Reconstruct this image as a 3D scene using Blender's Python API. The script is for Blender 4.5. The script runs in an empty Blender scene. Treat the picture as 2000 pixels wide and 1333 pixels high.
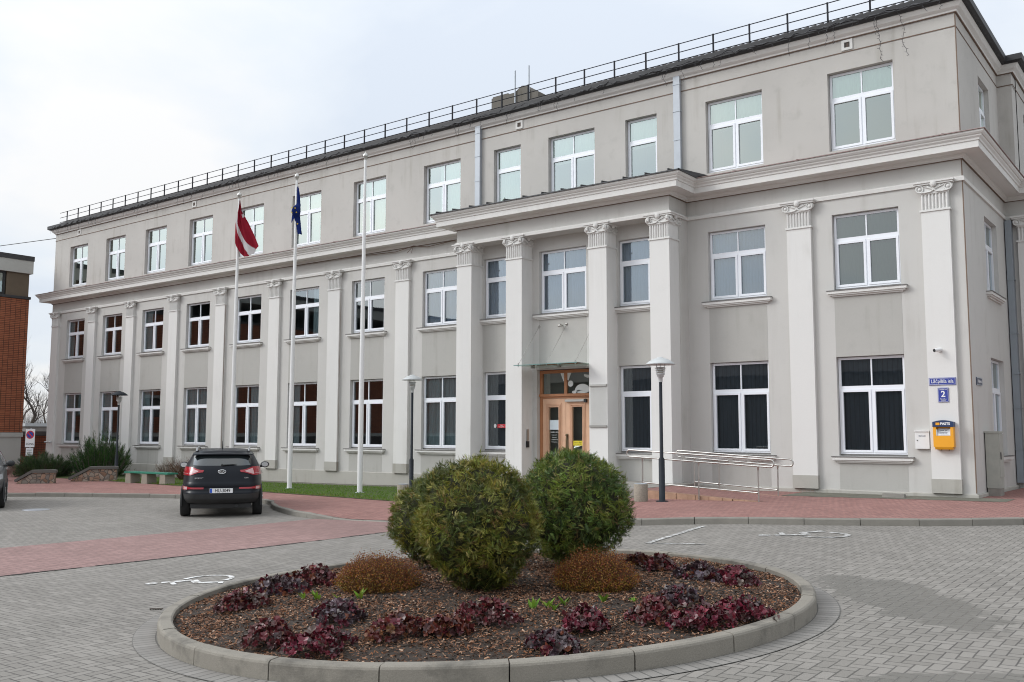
import bpy, math, random
from math import sin, cos, pi, radians, tanh, sqrt, atan2, hypot
from mathutils import Matrix, Vector, noise
random.seed(7)
SC = bpy.context.scene
COL = SC.collection

# ------------------------------------------------------------------ camera
cam_d = bpy.data.cameras.new('camera'); cam = bpy.data.objects.new('camera', cam_d); COL.objects.link(cam)
cam_d.lens = 33.095; cam_d.sensor_width = 36.0; cam_d.clip_start = 0.1; cam_d.clip_end = 3000
PITCH, ROLL, YAW = radians(5.6045), radians(.09785), radians(37.1784)
_r0 = Vector((cos(YAW), sin(YAW), 0)); _f0 = Vector((-sin(YAW), cos(YAW), 0)); _z = Vector((0, 0, 1))
_fw = cos(PITCH)*_f0 + sin(PITCH)*_z; _up = -sin(PITCH)*_f0 + cos(PITCH)*_z
_R = cos(ROLL)*_r0 + sin(ROLL)*_up; _U = cos(ROLL)*_up - sin(ROLL)*_r0
m = Matrix((( _R.x, _U.x, -_fw.x, 0), (_R.y, _U.y, -_fw.y, -25.5), (_R.z, _U.z, -_fw.z, 1.65), (0, 0, 0, 1)))
cam.matrix_world = m
SC.camera = cam

# ------------------------------------------------------------------ light
SUN_EL, SUN_AZ = radians(32), radians(229)      # azimuth of the sun, clockwise from +y (behind the camera, to the left)
sun_dir = Vector((sin(SUN_AZ)*cos(SUN_EL), cos(SUN_AZ)*cos(SUN_EL), sin(SUN_EL)))
sl = bpy.data.lights.new('sun', 'SUN'); sl.energy = 1.8; sl.angle = radians(20); sl.color = (1, .965, .91)
so = bpy.data.objects.new('sun', sl); COL.objects.link(so)
so.rotation_euler = sun_dir.to_track_quat('Z', 'Y').to_euler(); so.location = (-30, -60, 40)
W = bpy.data.worlds.new('World'); SC.world = W; W.use_nodes = True
wn, wl = W.node_tree.nodes, W.node_tree.links
wn.clear()
def N(t, nodes=wn, **k):
    n = nodes.new(t)
    for a, b in k.items(): setattr(n, a, b)
    return n
def build_world():
    out = N('ShaderNodeOutputWorld'); bg = N('ShaderNodeBackground'); bg.inputs[1].default_value = .1
    sky = N('ShaderNodeTexSky', sky_type='NISHITA', sun_disc=False, sun_elevation=SUN_EL, sun_rotation=SUN_AZ)
    tc = N('ShaderNodeTexCoord'); sep = N('ShaderNodeSeparateXYZ'); wl.new(tc.outputs['Generated'], sep.inputs[0])
    def math_(op, a, b=None, c=None):
        n = N('ShaderNodeMath', operation=op)
        for i, v in enumerate((a, b, c)):
            if v is None: continue
            if isinstance(v, (int, float)): n.inputs[i].default_value = v
            else: wl.new(v, n.inputs[i])
        return n.outputs[0]
    zz = math_('MAXIMUM', sep.outputs[2], 0.0)
    den = math_('ADD', zz, .22)
    cx = N('ShaderNodeCombineXYZ'); wl.new(math_('DIVIDE', sep.outputs[0], den), cx.inputs[0]); wl.new(math_('DIVIDE', sep.outputs[1], den), cx.inputs[1])
    n1 = N('ShaderNodeTexNoise'); n1.inputs['Scale'].default_value = 1.15; n1.inputs['Detail'].default_value = 7; n1.inputs['Roughness'].default_value = .52
    n1.inputs['Distortion'].default_value = .35
    mp = N('ShaderNodeMapping'); mp.inputs['Location'].default_value = (3.1, 1.7, 0); wl.new(cx.outputs[0], mp.inputs[0]); wl.new(mp.outputs[0], n1.inputs['Vector'])
    rp = N('ShaderNodeValToRGB'); wl.new(n1.outputs[0], rp.inputs[0])
    e = rp.color_ramp.elements
    e[0].position = .38; e[0].color = (.76, .83, .93, 1); e[1].position = .62; e[1].color = (1.0, 1.0, 1.0, 1)
    el = e.new(.50); el.color = (.86, .915, .98, 1)
    # brightness: brighter overhead and around the veiled sun
    vm = N('ShaderNodeVectorMath', operation='DOT_PRODUCT'); wl.new(tc.outputs['Generated'], vm.inputs[0]); vm.inputs[1].default_value = sun_dir
    g = math_('POWER', math_('MAXIMUM', math_('MULTIPLY_ADD', vm.outputs['Value'], .5, .5), 0.0), 17.0)
    b = math_('MULTIPLY_ADD', g, 4.0, 1.36)
    b = math_('MULTIPLY_ADD', math_('POWER', zz, 1.5), .8, b)
    sc = N('ShaderNodeVectorMath', operation='SCALE'); wl.new(rp.outputs[0], sc.inputs[0]); wl.new(math_('MULTIPLY', b, 10.5), sc.inputs['Scale'])
    mx = N('ShaderNodeMix', data_type='RGBA'); mx.inputs['Factor'].default_value = .88
    wl.new(sky.outputs[0], mx.inputs['A']); wl.new(sc.outputs[0], mx.inputs['B'])
    wl.new(mx.outputs['Result'], bg.inputs[0]); wl.new(bg.outputs[0], out.inputs[0])
build_world()
SC.view_settings.view_transform = 'Standard'; SC.view_settings.look = 'None'
SC.view_settings.exposure = -0.52; SC.view_settings.gamma = 1.0
try: SC.view_settings.use_curve_mapping = False
except Exception: pass
SC.cycles.filter_width = 1.05; SC.cycles.max_bounces = 6; SC.cycles.transparent_max_bounces = 16

# ------------------------------------------------------------------ mesh helpers
class MB:
    """collects geometry; build() links it as ONE mesh object"""
    def __init__(s): s.v = []; s.f = []; s.mi = []; s.c = []; s.sm = []
    def add(s, vs, fs, mi=0, col=None, smooth=False):
        o = len(s.v); s.v.extend([tuple(p) for p in vs])
        for f in fs:
            s.f.append(tuple(i+o for i in f)); s.mi.append(mi); s.c.append(col); s.sm.append(smooth)
        return s
    def box(s, x0, y0, z0, x1, y1, z1, mi=0, col=None):
        v = [(x0,y0,z0),(x1,y0,z0),(x1,y1,z0),(x0,y1,z0),(x0,y0,z1),(x1,y0,z1),(x1,y1,z1),(x0,y1,z1)]
        return s.add(v, [(0,3,2,1),(4,5,6,7),(0,1,5,4),(1,2,6,5),(2,3,7,6),(3,0,4,7)], mi, col)
    def quad(s, a, b, c, d, mi=0, col=None): return s.add([a,b,c,d], [(0,1,2,3)], mi, col)
    def tube(s, pts, r, n=8, mi=0, col=None, cap=True, smooth=True):
        pts = [Vector(p) for p in pts]; rs = r if isinstance(r, (list, tuple)) else [r]*len(pts)
        vs = []; ref = None
        for i, p in enumerate(pts):
            a = pts[max(i-1, 0)]; b = pts[min(i+1, len(pts)-1)]
            t = (b-a).normalized() if (b-a).length > 1e-9 else Vector((0,0,1))
            if ref is None: ref = Vector((0,0,1)) if abs(t.z) < .9 else Vector((1,0,0))
            u = t.cross(ref)
            if u.length < 1e-6: u = t.cross(Vector((0.3,1,.2)))
            u.normalize(); w = t.cross(u).normalized(); ref = u.cross(t)
            for k in range(n):
                q = 2*pi*k/n; vs.append(p + u*(cos(q)*rs[i]) + w*(sin(q)*rs[i]))
        fs = []
        for i in range(len(pts)-1):
            for k in range(n):
                a = i*n+k; b = i*n+(k+1) % n
                fs.append((a, b, b+n, a+n))
        s.add(vs, fs, mi, col, smooth)
        if cap and n > 2:
            s.add(vs[:n], [tuple(range(n))], mi, col); s.add(vs[-n:], [tuple(range(n-1,-1,-1))], mi, col)
        return s
    def lathe(s, prof, c=(0,0,0), n=24, mi=0, col=None, smooth=True):
        vs = []
        for r, z in prof:
            for k in range(n): vs.append((c[0]+r*cos(2*pi*k/n), c[1]+r*sin(2*pi*k/n), c[2]+z))
        fs = []
        for i in range(len(prof)-1):
            for k in range(n):
                a = i*n+k; b = i*n+(k+1) % n; fs.append((a, b, b+n, a+n))
        return s.add(vs, fs, mi, col, smooth)
    def ball(s, c, rx, ry, rz, n=12, m_=8, mi=0, col=None):
        vs = []; 
        for i in range(m_+1):
            t = pi*i/m_
            for k in range(n): vs.append((c[0]+rx*sin(t)*cos(2*pi*k/n), c[1]+ry*sin(t)*sin(2*pi*k/n), c[2]-rz*cos(t)))
        fs = []
        for i in range(m_):
            for k in range(n):
                a = i*n+k; b = i*n+(k+1) % n; fs.append((a, b, b+n, a+n))
        return s.add(vs, fs, mi, col, True)
    def prism(s, poly, y0, y1, mi=0, col=None, axis='y'):
        """polygon (x,z) extruded along y (axis y) or (x,y) along z"""
        n = len(poly)
        if axis == 'y': vs = [(p[0], y0, p[1]) for p in poly]+[(p[0], y1, p[1]) for p in poly]
        elif axis == 'z': vs = [(p[0], p[1], y0) for p in poly]+[(p[0], p[1], y1) for p in poly]
        else: vs = [(y0, p[0], p[1]) for p in poly]+[(y1, p[0], p[1]) for p in poly]
        fs = [tuple(range(n)), tuple(range(2*n-1, n-1, -1))]+[(i, i+n, (i+1) % n+n, (i+1) % n) for i in range(n)]
        return s.add(vs, fs, mi, col)
    def sweep(s, path, prof, mi=0, col=None):
        """prof = [(outward, z)...] carried along an xy path with mitred corners; outward = right of travel"""
        n = len(path); offs = []
        for i in range(n):
            p = Vector(path[i]); ns = []
            if i > 0: d = (p-Vector(path[i-1])).normalized(); ns.append(Vector((d.y, -d.x)))
            if i < n-1: d = (Vector(path[i+1])-p).normalized(); ns.append(Vector((d.y, -d.x)))
            b = ns[0] if len(ns) == 1 else (ns[0]+ns[1])/(1+ns[0].dot(ns[1]))
            offs.append((p, b))
        k = len(prof); vs = []
        for p, b in offs:
            for d, z in prof: q = p+b*d; vs.append((q.x, q.y, z))
        fs = []
        for i in range(n-1):
            for j in range(k-1):
                a = i*k+j; fs.append((a, a+1, a+1+k, a+k))
        s.add(vs, fs, mi, col)
        s.add(vs[:k], [tuple(range(k))], mi, col); s.add(vs[-k:], [tuple(range(k-1,-1,-1))], mi, col)
        return s
    def mesh(s, name, mats, origin=(0,0,0)):
        me = bpy.data.meshes.new(name)
        ox, oy, oz = origin
        me.from_pydata([(a-ox, b-oy, c-oz) for a, b, c in s.v], [], s.f)
        for mt in (mats if isinstance(mats, (list, tuple)) else [mats]): me.materials.append(mt)
        me.polygons.foreach_set('material_index', s.mi)
        me.polygons.foreach_set('use_smooth', s.sm)
        if any(c is not None for c in s.c):
            ca = me.color_attributes.new('tint', 'FLOAT_COLOR', 'CORNER'); buf = []
            for p, c in zip(me.polygons, s.c):
                c = c or (1, 1, 1)
                for _ in range(p.loop_total): buf.extend((c[0], c[1], c[2], 1.0))
            ca.data.foreach_set('color', buf)
        me.validate(); me.update()
        return me
    def build(s, name, mats, parent=None, origin=None):
        """vertices are given in the parent's (or the world's) frame; origin is where the object's own origin sits"""
        o = origin or (0, 0, 0)
        return link(name, s.mesh(name, mats, o), parent, o)

def link(name, data, parent=None, loc=(0,0,0), rz=0.0):
    o = bpy.data.objects.new(name, data); COL.objects.link(o)
    o.location = loc; o.rotation_euler = (0, 0, rz)
    if parent: o.parent = parent
    return o
def tag(o, label=None, cat=None, group=None, kind=None):
    if label: o['label'] = label
    if cat: o['category'] = cat
    if group: o['group'] = group
    if kind: o['kind'] = kind
    return o
def empty(name, loc=(0,0,0), rz=0.0):
    o = link(name, None, None, loc, rz); o.empty_display_size = .3; return o
def copy_tree(o, parent=None):
    c = o.copy(); COL.objects.link(c); c.parent = parent
    for ch in list(o.children): copy_tree(ch, c)
    return c
def text_mesh(body, size, name='lettering', extrude=.002, align='CENTER', bold=0.0):
    cu = bpy.data.curves.new(name, 'FONT'); cu.body = body; cu.size = size; cu.extrude = extrude
    cu.align_x = align; cu.align_y = 'CENTER'; cu.offset = bold; cu.resolution_u = 3
    t = bpy.data.objects.new(name+'_tmp', cu); COL.objects.link(t)
    me = bpy.data.meshes.new_from_object(t.evaluated_get(bpy.context.evaluated_depsgraph_get()))
    bpy.data.objects.remove(t); bpy.data.curves.remove(cu); me.name = name
    return me
def text(body, size, mat_, parent, loc, rot=(pi/2, 0, 0), sx=1.0, bold=0.0, name='lettering'):
    me = text_mesh(body, size, name, bold=bold); me.materials.clear(); me.materials.append(mat_)
    o = link(name, me, parent, loc); o.rotation_euler = rot; o.scale = (sx, 1, 1)
    return o

def zroad(x, y):
    u = .79677*x + .60428*(y+25.5)
    return -.27 + .23*tanh(u/5)

# ------------------------------------------------------------------ material helpers
def new_mat(name):
    mt = bpy.data.materials.new(name); mt.use_nodes = True
    nt = mt.node_tree; return mt, nt.nodes, nt.links, nt.nodes['Principled BSDF']
def mnode(nodes, links, op, a, b=None, c=None, clamp=False):
    n = nodes.new('ShaderNodeMath'); n.operation = op; n.use_clamp = clamp
    for i, v in enumerate((a, b, c)):
        if v is None: continue
        if isinstance(v, (int, float)): n.inputs[i].default_value = v
        else: links.new(v, n.inputs[i])
    return n.outputs[0]
def mixc(nodes, links, fac, a, b, mode='MIX'):
    n = nodes.new('ShaderNodeMix'); n.data_type = 'RGBA'; n.blend_type = mode
    for k, v in (('Factor', fac), ('A', a), ('B', b)):
        if isinstance(v, (int, float)): n.inputs[k].default_value = v
        elif isinstance(v, tuple): n.inputs[k].default_value = (v[0], v[1], v[2], 1)
        else: links.new(v, n.inputs[k])
    return n.outputs['Result']
def noise_(nodes, links, scale, detail=4, rough=.55, vec=None, dist=0):
    n = nodes.new('ShaderNodeTexNoise'); n.inputs['Scale'].default_value = scale; n.inputs['Detail'].default_value = detail
    n.inputs['Roughness'].default_value = rough; n.inputs['Distortion'].default_value = dist
    if vec is not None: links.new(vec, n.inputs['Vector'])
    return n.outputs[0]
def ramp_(nodes, links, src, stops):
    n = nodes.new('ShaderNodeValToRGB'); links.new(src, n.inputs[0]); e = n.color_ramp.elements
    while len(e) < len(stops): e.new(.5)
    for el, (p, c) in zip(e, stops):
        el.position = p; el.color = (c, c, c, 1) if isinstance(c, (int, float)) else (c[0], c[1], c[2], 1)
    return n.outputs[0]
def world_pos(nodes):
    return nodes.new('ShaderNodeNewGeometry').outputs['Position']
def mat(name, col, rough=.6, metal=0.0, var=.08, scale=3.0, bump=0.0, bscale=60.0, spec=.5, coat=0.0):
    """plain surface with a little large-scale variation and fine bump"""
    mt, n, l, b = new_mat(name)
    p = world_pos(n)
    if var > 0:
        f = noise_(n, l, scale, 5, .6, p)
        c = mixc(n, l, f, tuple(x*(1-var) for x in col), tuple(min(1, x*(1+var)) for x in col)); l.new(c, b.inputs['Base Color'])
    else: b.inputs['Base Color'].default_value = (*col, 1)
    b.inputs['Roughness'].default_value = rough; b.inputs['Metallic'].default_value = metal
    b.inputs['Specular IOR Level'].default_value = spec; b.inputs['Coat Weight'].default_value = coat
    if bump > 0:
        bn = n.new('ShaderNodeBump'); bn.inputs['Strength'].default_value = bump; bn.inputs['Distance'].default_value = .01
        l.new(noise_(n, l, bscale, 3, .6, p), bn.inputs['Height']); l.new(bn.outputs[0], b.inputs['Normal'])
    return mt
def stucco(name, col, dirt=.10):
    mt, n, l, b = new_mat(name); p = world_pos(n)
    big = noise_(n, l, .35, 4, .55, p); mid = noise_(n, l, 2.2, 6, .65, p)
    mp = n.new('ShaderNodeMapping'); mp.inputs['Scale'].default_value = (2.2, 2.2, .12); l.new(p, mp.inputs[0])
    streak = noise_(n, l, 1.6, 5, .6, mp.outputs[0])
    c = mixc(n, l, big, tuple(x*(1-dirt*.6) for x in col), tuple(min(1, x*(1+dirt*.4)) for x in col))
    c = mixc(n, l, mnode(n, l, 'MULTIPLY', ramp_(n, l, streak, [(.50, 0.0), (.72, min(1.0, dirt*3.2))]), ramp_(n, l, noise_(n, l, .55, 3, .6, p), [(.46, 0.0), (.62, 1.0)])), c, tuple(x*f for x, f in zip(col, (.70, .68, .64))))
    c = mixc(n, l, ramp_(n, l, mid, [(.55, 0.0), (.8, dirt*1.6)]), c, tuple(x*.72 for x in col))
    fine = noise_(n, l, 55, 3, .7, p)
    c = mixc(n, l, .10, c, fine, 'OVERLAY')
    l.new(c, b.inputs['Base Color']); b.inputs['Roughness'].default_value = .92; b.inputs['Specular IOR Level'].default_value = .25
    bn = n.new('ShaderNodeBump'); bn.inputs['Strength'].default_value = .35; bn.inputs['Distance'].default_value = .006
    l.new(noise_(n, l, 90, 3, .7, p), bn.inputs['Height']); l.new(bn.outputs[0], b.inputs['Normal'])
    return mt
def tint_mat(name, rough=.6, spec=.3, transl=0.0, backvar=0.0):
    mt, n, l, b = new_mat(name)
    a = n.new('ShaderNodeVertexColor'); a.layer_name = 'tint'
    l.new(a.outputs[0], b.inputs['Base Color']); b.inputs['Roughness'].default_value = rough; b.inputs['Specular IOR Level'].default_value = spec
    if transl > 0:
        t = n.new('ShaderNodeBsdfTranslucent'); l.new(a.outputs[0], t.inputs[0]); mx = n.new('ShaderNodeMixShader'); mx.inputs[0].default_value = transl
        l.new(b.outputs[0], mx.inputs[1]); l.new(t.outputs[0], mx.inputs[2]); l.new(mx.outputs[0], n['Material Output'].inputs[0])
    return mt
def herringbone(name, c1, c2, joint, cell=.107, wet=False, stain=.25):
    mt, n, l, b = new_mat(name); M = lambda *a, **k: mnode(n, l, *a, **k)
    p = world_pos(n); sp = n.new('ShaderNodeSeparateXYZ'); l.new(p, sp.inputs[0])
    # a slight waviness of the laying
    w = noise_(n, l, .8, 2, .5, p)
    x = M('ADD', M('DIVIDE', sp.outputs[0], cell), M('MULTIPLY', w, .5)); y = M('ADD', M('DIVIDE', sp.outputs[1], cell), M('MULTIPLY', w, .3))
    i = M('FLOOR', x); j = M('FLOOR', y); fx = M('SUBTRACT', x, i); fy = M('SUBTRACT', y, j)
    k = M('FLOORED_MODULO', M('SUBTRACT', i, j), 4.0)
    k1 = M('COMPARE', k, 1.0, .1); k2 = M('COMPARE', k, 2.0, .1); hz = M('LESS_THAN', k, 1.5)
    lx = M('ADD', fx, k1); ly = M('ADD', fy, k2)
    LX = M('ADD', 1.0, hz); LY = M('SUBTRACT', 2.0, hz)
    ed = M('MINIMUM', M('MINIMUM', lx, M('SUBTRACT', LX, lx)), M('MINIMUM', ly, M('SUBTRACT', LY, ly)))
    cb = n.new('ShaderNodeCombineXYZ'); l.new(M('SUBTRACT', i, k1), cb.inputs[0]); l.new(M('SUBTRACT', j, k2), cb.inputs[1])
    wn_ = n.new('ShaderNodeTexWhiteNoise'); wn_.noise_dimensions = '2D'; l.new(cb.outputs[0], wn_.inputs['Vector'])
    big = noise_(n, l, .22, 5, .6, p); mid = noise_(n, l, 1.1, 5, .6, p); fine = noise_(n, l, 140, 3, .7, p)
    c = mixc(n, l, wn_.outputs[0], c1, c2)
    c = mixc(n, l, ramp_(n, l, big, [(.38, 0.0), (.68, stain)]), c, tuple(v*.62 for v in c1))
    c = mixc(n, l, ramp_(n, l, mid, [(.5, 0.0), (.78, stain*.9)]), c, tuple(v*.70 for v in c1))
    c = mixc(n, l, .22, c, fine, 'OVERLAY')
    jn = M('SUBTRACT', 1.0, M('MULTIPLY_ADD', ed, 16.0, -.45, clamp=True))
    jm = M('MULTIPLY', jn, ramp_(n, l, mid, [(.3, .62), (.7, 1.0)]))
    c = mixc(n, l, jm, c, joint)
    rough = M('MULTIPLY_ADD', fine, .15, .74)
    if wet:
        # water stain by the flower bed and a puddle further right: patches with a shape of their own
        d1 = M('ADD', n_ellipse(n, l, sp, -2.95, -14.65, 1.75, .55, radians(-48)), M('MULTIPLY', M('SUBTRACT', noise_(n, l, 2.6, 6, .7, p), .5), 2.4))
        d2 = M('ADD', n_ellipse(n, l, sp, -1.6, -18.2, 1.15, .55, radians(40)), M('MULTIPLY', M('SUBTRACT', noise_(n, l, 2.1, 4, .6, p), .5), 1.4))
        d3 = M('ADD', n_ellipse(n, l, sp, -11.6, -16.3, 1.0, .6, radians(30)), M('MULTIPLY', M('SUBTRACT', noise_(n, l, 2.1, 4, .6, p), .5), 1.4))
        wm = M('SUBTRACT', 1.0, M('MULTIPLY_ADD', M('MINIMUM', d1, d2), 14.0, -13.5, clamp=True))
        wf = M('MULTIPLY', M('SUBTRACT', 1.0, M('MULTIPLY_ADD', d3, 3.0, -2.0, clamp=True)), .45)
        wt = M('MAXIMUM', wm, wf)
        c = mixc(n, l, M('MULTIPLY', wt, .46), c, mixc(n, l, .5, c, (.10, .10, .095), 'MULTIPLY'))
        c = mixc(n, l, M('MULTIPLY', wm, .52), c, (.135, .128, .112))
        rough = M('SUBTRACT', rough, M('MULTIPLY', wm, .18))
        rough = M('SUBTRACT', rough, M('MULTIPLY', M('MULTIPLY', wm, jn), .6))
    l.new(c, b.inputs['Base Color']); l.new(rough, b.inputs['Roughness']); b.inputs['Specular IOR Level'].default_value = .3
    bn = n.new('ShaderNodeBump'); bn.inputs['Strength'].default_value = .45; bn.inputs['Distance'].default_value = .012
    l.new(M('ADD', M('MULTIPLY', jn, -1.0), M('MULTIPLY_ADD', fine, .25, M('MULTIPLY', wn_.outputs[0], .25))), bn.inputs['Height']); l.new(bn.outputs[0], b.inputs['Normal'])
    return mt
def n_ellipse(n, l, sp, cx, cy, a, b_, th):
    M = lambda *q, **k: mnode(n, l, *q, **k)
    dx = M('SUBTRACT', sp.outputs[0], cx); dy = M('SUBTRACT', sp.outputs[1], cy)
    u = M('DIVIDE', M('ADD', M('MULTIPLY', dx, cos(th)), M('MULTIPLY', dy, sin(th))), a)
    v = M('DIVIDE', M('SUBTRACT', M('MULTIPLY', dy, cos(th)), M('MULTIPLY', dx, sin(th))), b_)
    return M('SQRT', M('ADD', M('MULTIPLY', u, u), M('MULTIPLY', v, v)))
def glass_mat(name, tint=(.75, .85, .82), refl=.10, gain=1.9, sheen=(.90, .98, .93)):
    """double glazing: see-through with a strong mirror sheen"""
    mt, n, l, b = new_mat(name); n.remove(b)
    tr = n.new('ShaderNodeBsdfTransparent'); tr.inputs[0].default_value = (*tint, 1)
    gl = n.new('ShaderNodeBsdfGlossy'); gl.inputs['Roughness'].default_value = .015; gl.inputs[0].default_value = (*sheen, 1)
    bn = n.new('ShaderNodeBump'); bn.inputs['Strength'].default_value = .035; bn.inputs['Distance'].default_value = .02
    l.new(noise_(n, l, 1.3, 1, .4, world_pos(n)), bn.inputs['Height']); l.new(bn.outputs[0], gl.inputs['Normal'])
    fr = n.new('ShaderNodeFresnel'); fr.inputs[0].default_value = 1.5
    mx = n.new('ShaderNodeMixShader'); l.new(mnode(n, l, 'MULTIPLY_ADD', fr.outputs[0], gain, refl, clamp=True), mx.inputs[0])
    l.new(tr.outputs[0], mx.inputs[1]); l.new(gl.outputs[0], mx.inputs[2]); l.new(mx.outputs[0], n['Material Output'].inputs[0])
    return mt
def brick_mat(name, c1, c2, mortar, bw=.5, bh=.09, scale=1.0, axis='x'):
    mt, n, l, b = new_mat(name); p = world_pos(n); sp = n.new('ShaderNodeSeparateXYZ'); l.new(p, sp.inputs[0])
    cb = n.new('ShaderNodeCombineXYZ'); l.new(sp.outputs[1 if axis == 'x' else 0], cb.inputs[0]); l.new(sp.outputs[2], cb.inputs[1])
    t = n.new('ShaderNodeTexBrick'); l.new(cb.outputs[0], t.inputs['Vector']); t.offset = 0.0
    t.inputs['Color1'].default_value = (*c1, 1); t.inputs['Color2'].default_value = (*c2, 1); t.inputs['Mortar'].default_value = (*mortar, 1)
    t.inputs['Scale'].default_value = scale; t.inputs['Brick Width'].default_value = bw; t.inputs['Row Height'].default_value = bh
    t.inputs['Mortar Size'].default_value = .012; t.inputs['Bias'].default_value = -.2
    c = mixc(n, l, noise_(n, l, 1.5, 4, .6, p), t.outputs[0], mixc(n, l, .4, t.outputs[0], (.05, .02, .01)))
    l.new(c, b.inputs['Base Color']); b.inputs['Roughness'].default_value = .85
    bn = n.new('ShaderNodeBump'); bn.inputs['Strength'].default_value = .5; bn.inputs['Distance'].default_value = .01; bn.invert = True
    l.new(t.outputs['Fac'], bn.inputs['Height']); l.new(bn.outputs[0], b.inputs['Normal'])
    return mt

M_ = {}
M_['wall'] = stucco('wall_stucco', (.550, .538, .512), .14)
M_['upper'] = stucco('upper_stucco', (.500, .480, .450), .34)
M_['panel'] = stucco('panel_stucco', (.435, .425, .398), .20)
M_['pil'] = stucco('pilaster_stucco', (.695, .685, .662), .08)
M_['trim'] = stucco('trim_stucco', (.700, .688, .662), .10)
M_['plinth'] = stucco('plinth_stucco', (.430, .415, .375), .32)
M_['plastic'] = mat('window_plastic', (.80, .82, .86), .35, var=.02)
M_['glass'] = glass_mat('window_glass', (.78, .84, .85), .10, 1.45, (.87, .95, .98))
M_['glass3'] = glass_mat('upper_window_glass', (.70, .84, .80), .20, 2.0)
M_['room'] = mat('room_interior', (.12, .135, .15), .9, var=.35, scale=.9)
M_['room3'] = mat('pale_room_interior', (.30, .33, .30), .9, var=.25, scale=.7)
M_['sillmetal'] = mat('sill_metal', (.17, .165, .16), .5, .3)
M_['rust'] = mat('rust_line', (.17, .115, .085), .8, var=.3)
M_['flash'] = mat('cornice_flashing', (.27, .185, .17), .55, var=.25)
M_['darkmetal'] = mat('dark_roof_metal', (.045, .045, .048), .45, .2, var=.3, scale=6)
M_['rail'] = mat('railing_steel', (.018, .019, .024), .7, 0, spec=.2)
M_['roof'] = mat('roof_sheet', (.085, .074, .068), .7, var=.3, scale=2)
M_['zinc'] = mat('galvanised_zinc', (.40, .43, .465), .5, .2, var=.12)
M_['concrete'] = mat('aged_concrete', (.26, .245, .22), .92, var=.35, scale=2.5, bump=.5, bscale=40)
M_['white'] = mat('white_paint', (.74, .74, .73), .45, var=.05)
M_['steel'] = mat('stainless_steel', (.50, .485, .455), .34, 1.0, var=.05)
M_['blackmetal'] = mat('lamp_post_paint', (.018, .022, .028), .6, var=.35, scale=12, spec=.25)
M_['lampgrey'] = mat('lamp_shade_paint', (.50, .52, .52), .4, var=.08)
M_['wood'] = mat('door_wood', (.66, .405, .262), .45, var=.14, scale=4)
M_['woodd'] = mat('door_frame_wood', (.40, .17, .075), .5, var=.2, scale=4)
M_['brass'] = mat('aged_brass', (.19, .145, .09), .45, .6)
M_['black'] = mat('black_plastic', (.016, .017, .018), .45, var=.2)
def blind_mat(name, c, stripe=.127, depth=.5):
    mt, n, l, b = new_mat(name); tc = n.new('ShaderNodeTexCoord'); sp = n.new('ShaderNodeSeparateXYZ'); l.new(tc.outputs['Object'], sp.inputs[0])
    f = mnode(n, l, 'FLOORED_MODULO', sp.outputs[0], stripe); f = mnode(n, l, 'DIVIDE', f, stripe)
    c_ = mixc(n, l, ramp_(n, l, f, [(0.0, depth), (.16, 0.0), (.8, 0.0), (1.0, depth*.7)]), c, tuple(x*.35 for x in c))
    l.new(c_, b.inputs['Base Color']); b.inputs['Roughness'].default_value = .8
    return mt
M_['blind_dark'] = blind_mat('dark_vertical_blind', (.105, .12, .145))
M_['blind_light'] = blind_mat('pale_vertical_blind', (.36, .41, .52), .09, .3)  # pale blind; its blue tint stands in for grey-blue sky reflected in the panes
M_['curtain'] = blind_mat('net_curtain', (.40, .48, .50), .22, .35)
M_['green_blind'] = mat('dull_green_blind', (.085, .115, .085), .8, var=.12)
M_['roller'] = mat('roller_blind', (.62, .66, .60), .8, var=.05)
# ------------------------------------------------------------------ setting: road, paving, pavement, kerbs
def lin(a, b, step):
    k = max(1, int(round((b-a)/step))); return [a+(b-a)*i/k for i in range(k+1)]
def sheet(mb, xs, ys, zf, mi=0):
    nx, ny = len(xs), len(ys)
    vs = [(x, y, zf(x, y)) for y in ys for x in xs]
    fs = [(j*nx+i, j*nx+i+1, (j+1)*nx+i+1, (j+1)*nx+i) for j in range(ny-1) for i in range(nx-1)]
    return mb.add(vs, fs, mi, None, True)
M_['pave'] = herringbone('grey_paving', (.216, .201, .180), (.280, .261, .236), (.075, .070, .064), wet=True)
M_['redpave'] = herringbone('red_paving', (.275, .140, .122), (.355, .19, .165), (.11, .07, .064), stain=.45)
M_['redroad'] = herringbone('faded_red_paving', (.265, .165, .152), (.335, .212, .196), (.13, .095, .085), stain=.4)
M_['kerb'] = mat('kerb_concrete', (.225, .210, .182), .9, var=.24, scale=4, bump=.6, bscale=70)
M_['soil'] = mat('dark_soil', (.033, .023, .016), .95, var=.5, scale=9, bump=1.0, bscale=35)
M_['dirt'] = mat('mossy_slabs', (.13, .125, .095), .95, var=.5, scale=3, bump=.6, bscale=30)
xs = [-420, -250, -150, -110, -85]+lin(-70, 24, 1.0)+[30, 45, 70, 120, 250, 420]
ys = [-420, -250, -150, -90, -60, -45]+lin(-34, 20, 1.0)+[28, 45, 80, 150, 250, 420]
mb = MB(); sheet(mb, xs, ys, zroad)
tag(mb.build('road', M_['pave']), kind='structure')
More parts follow.
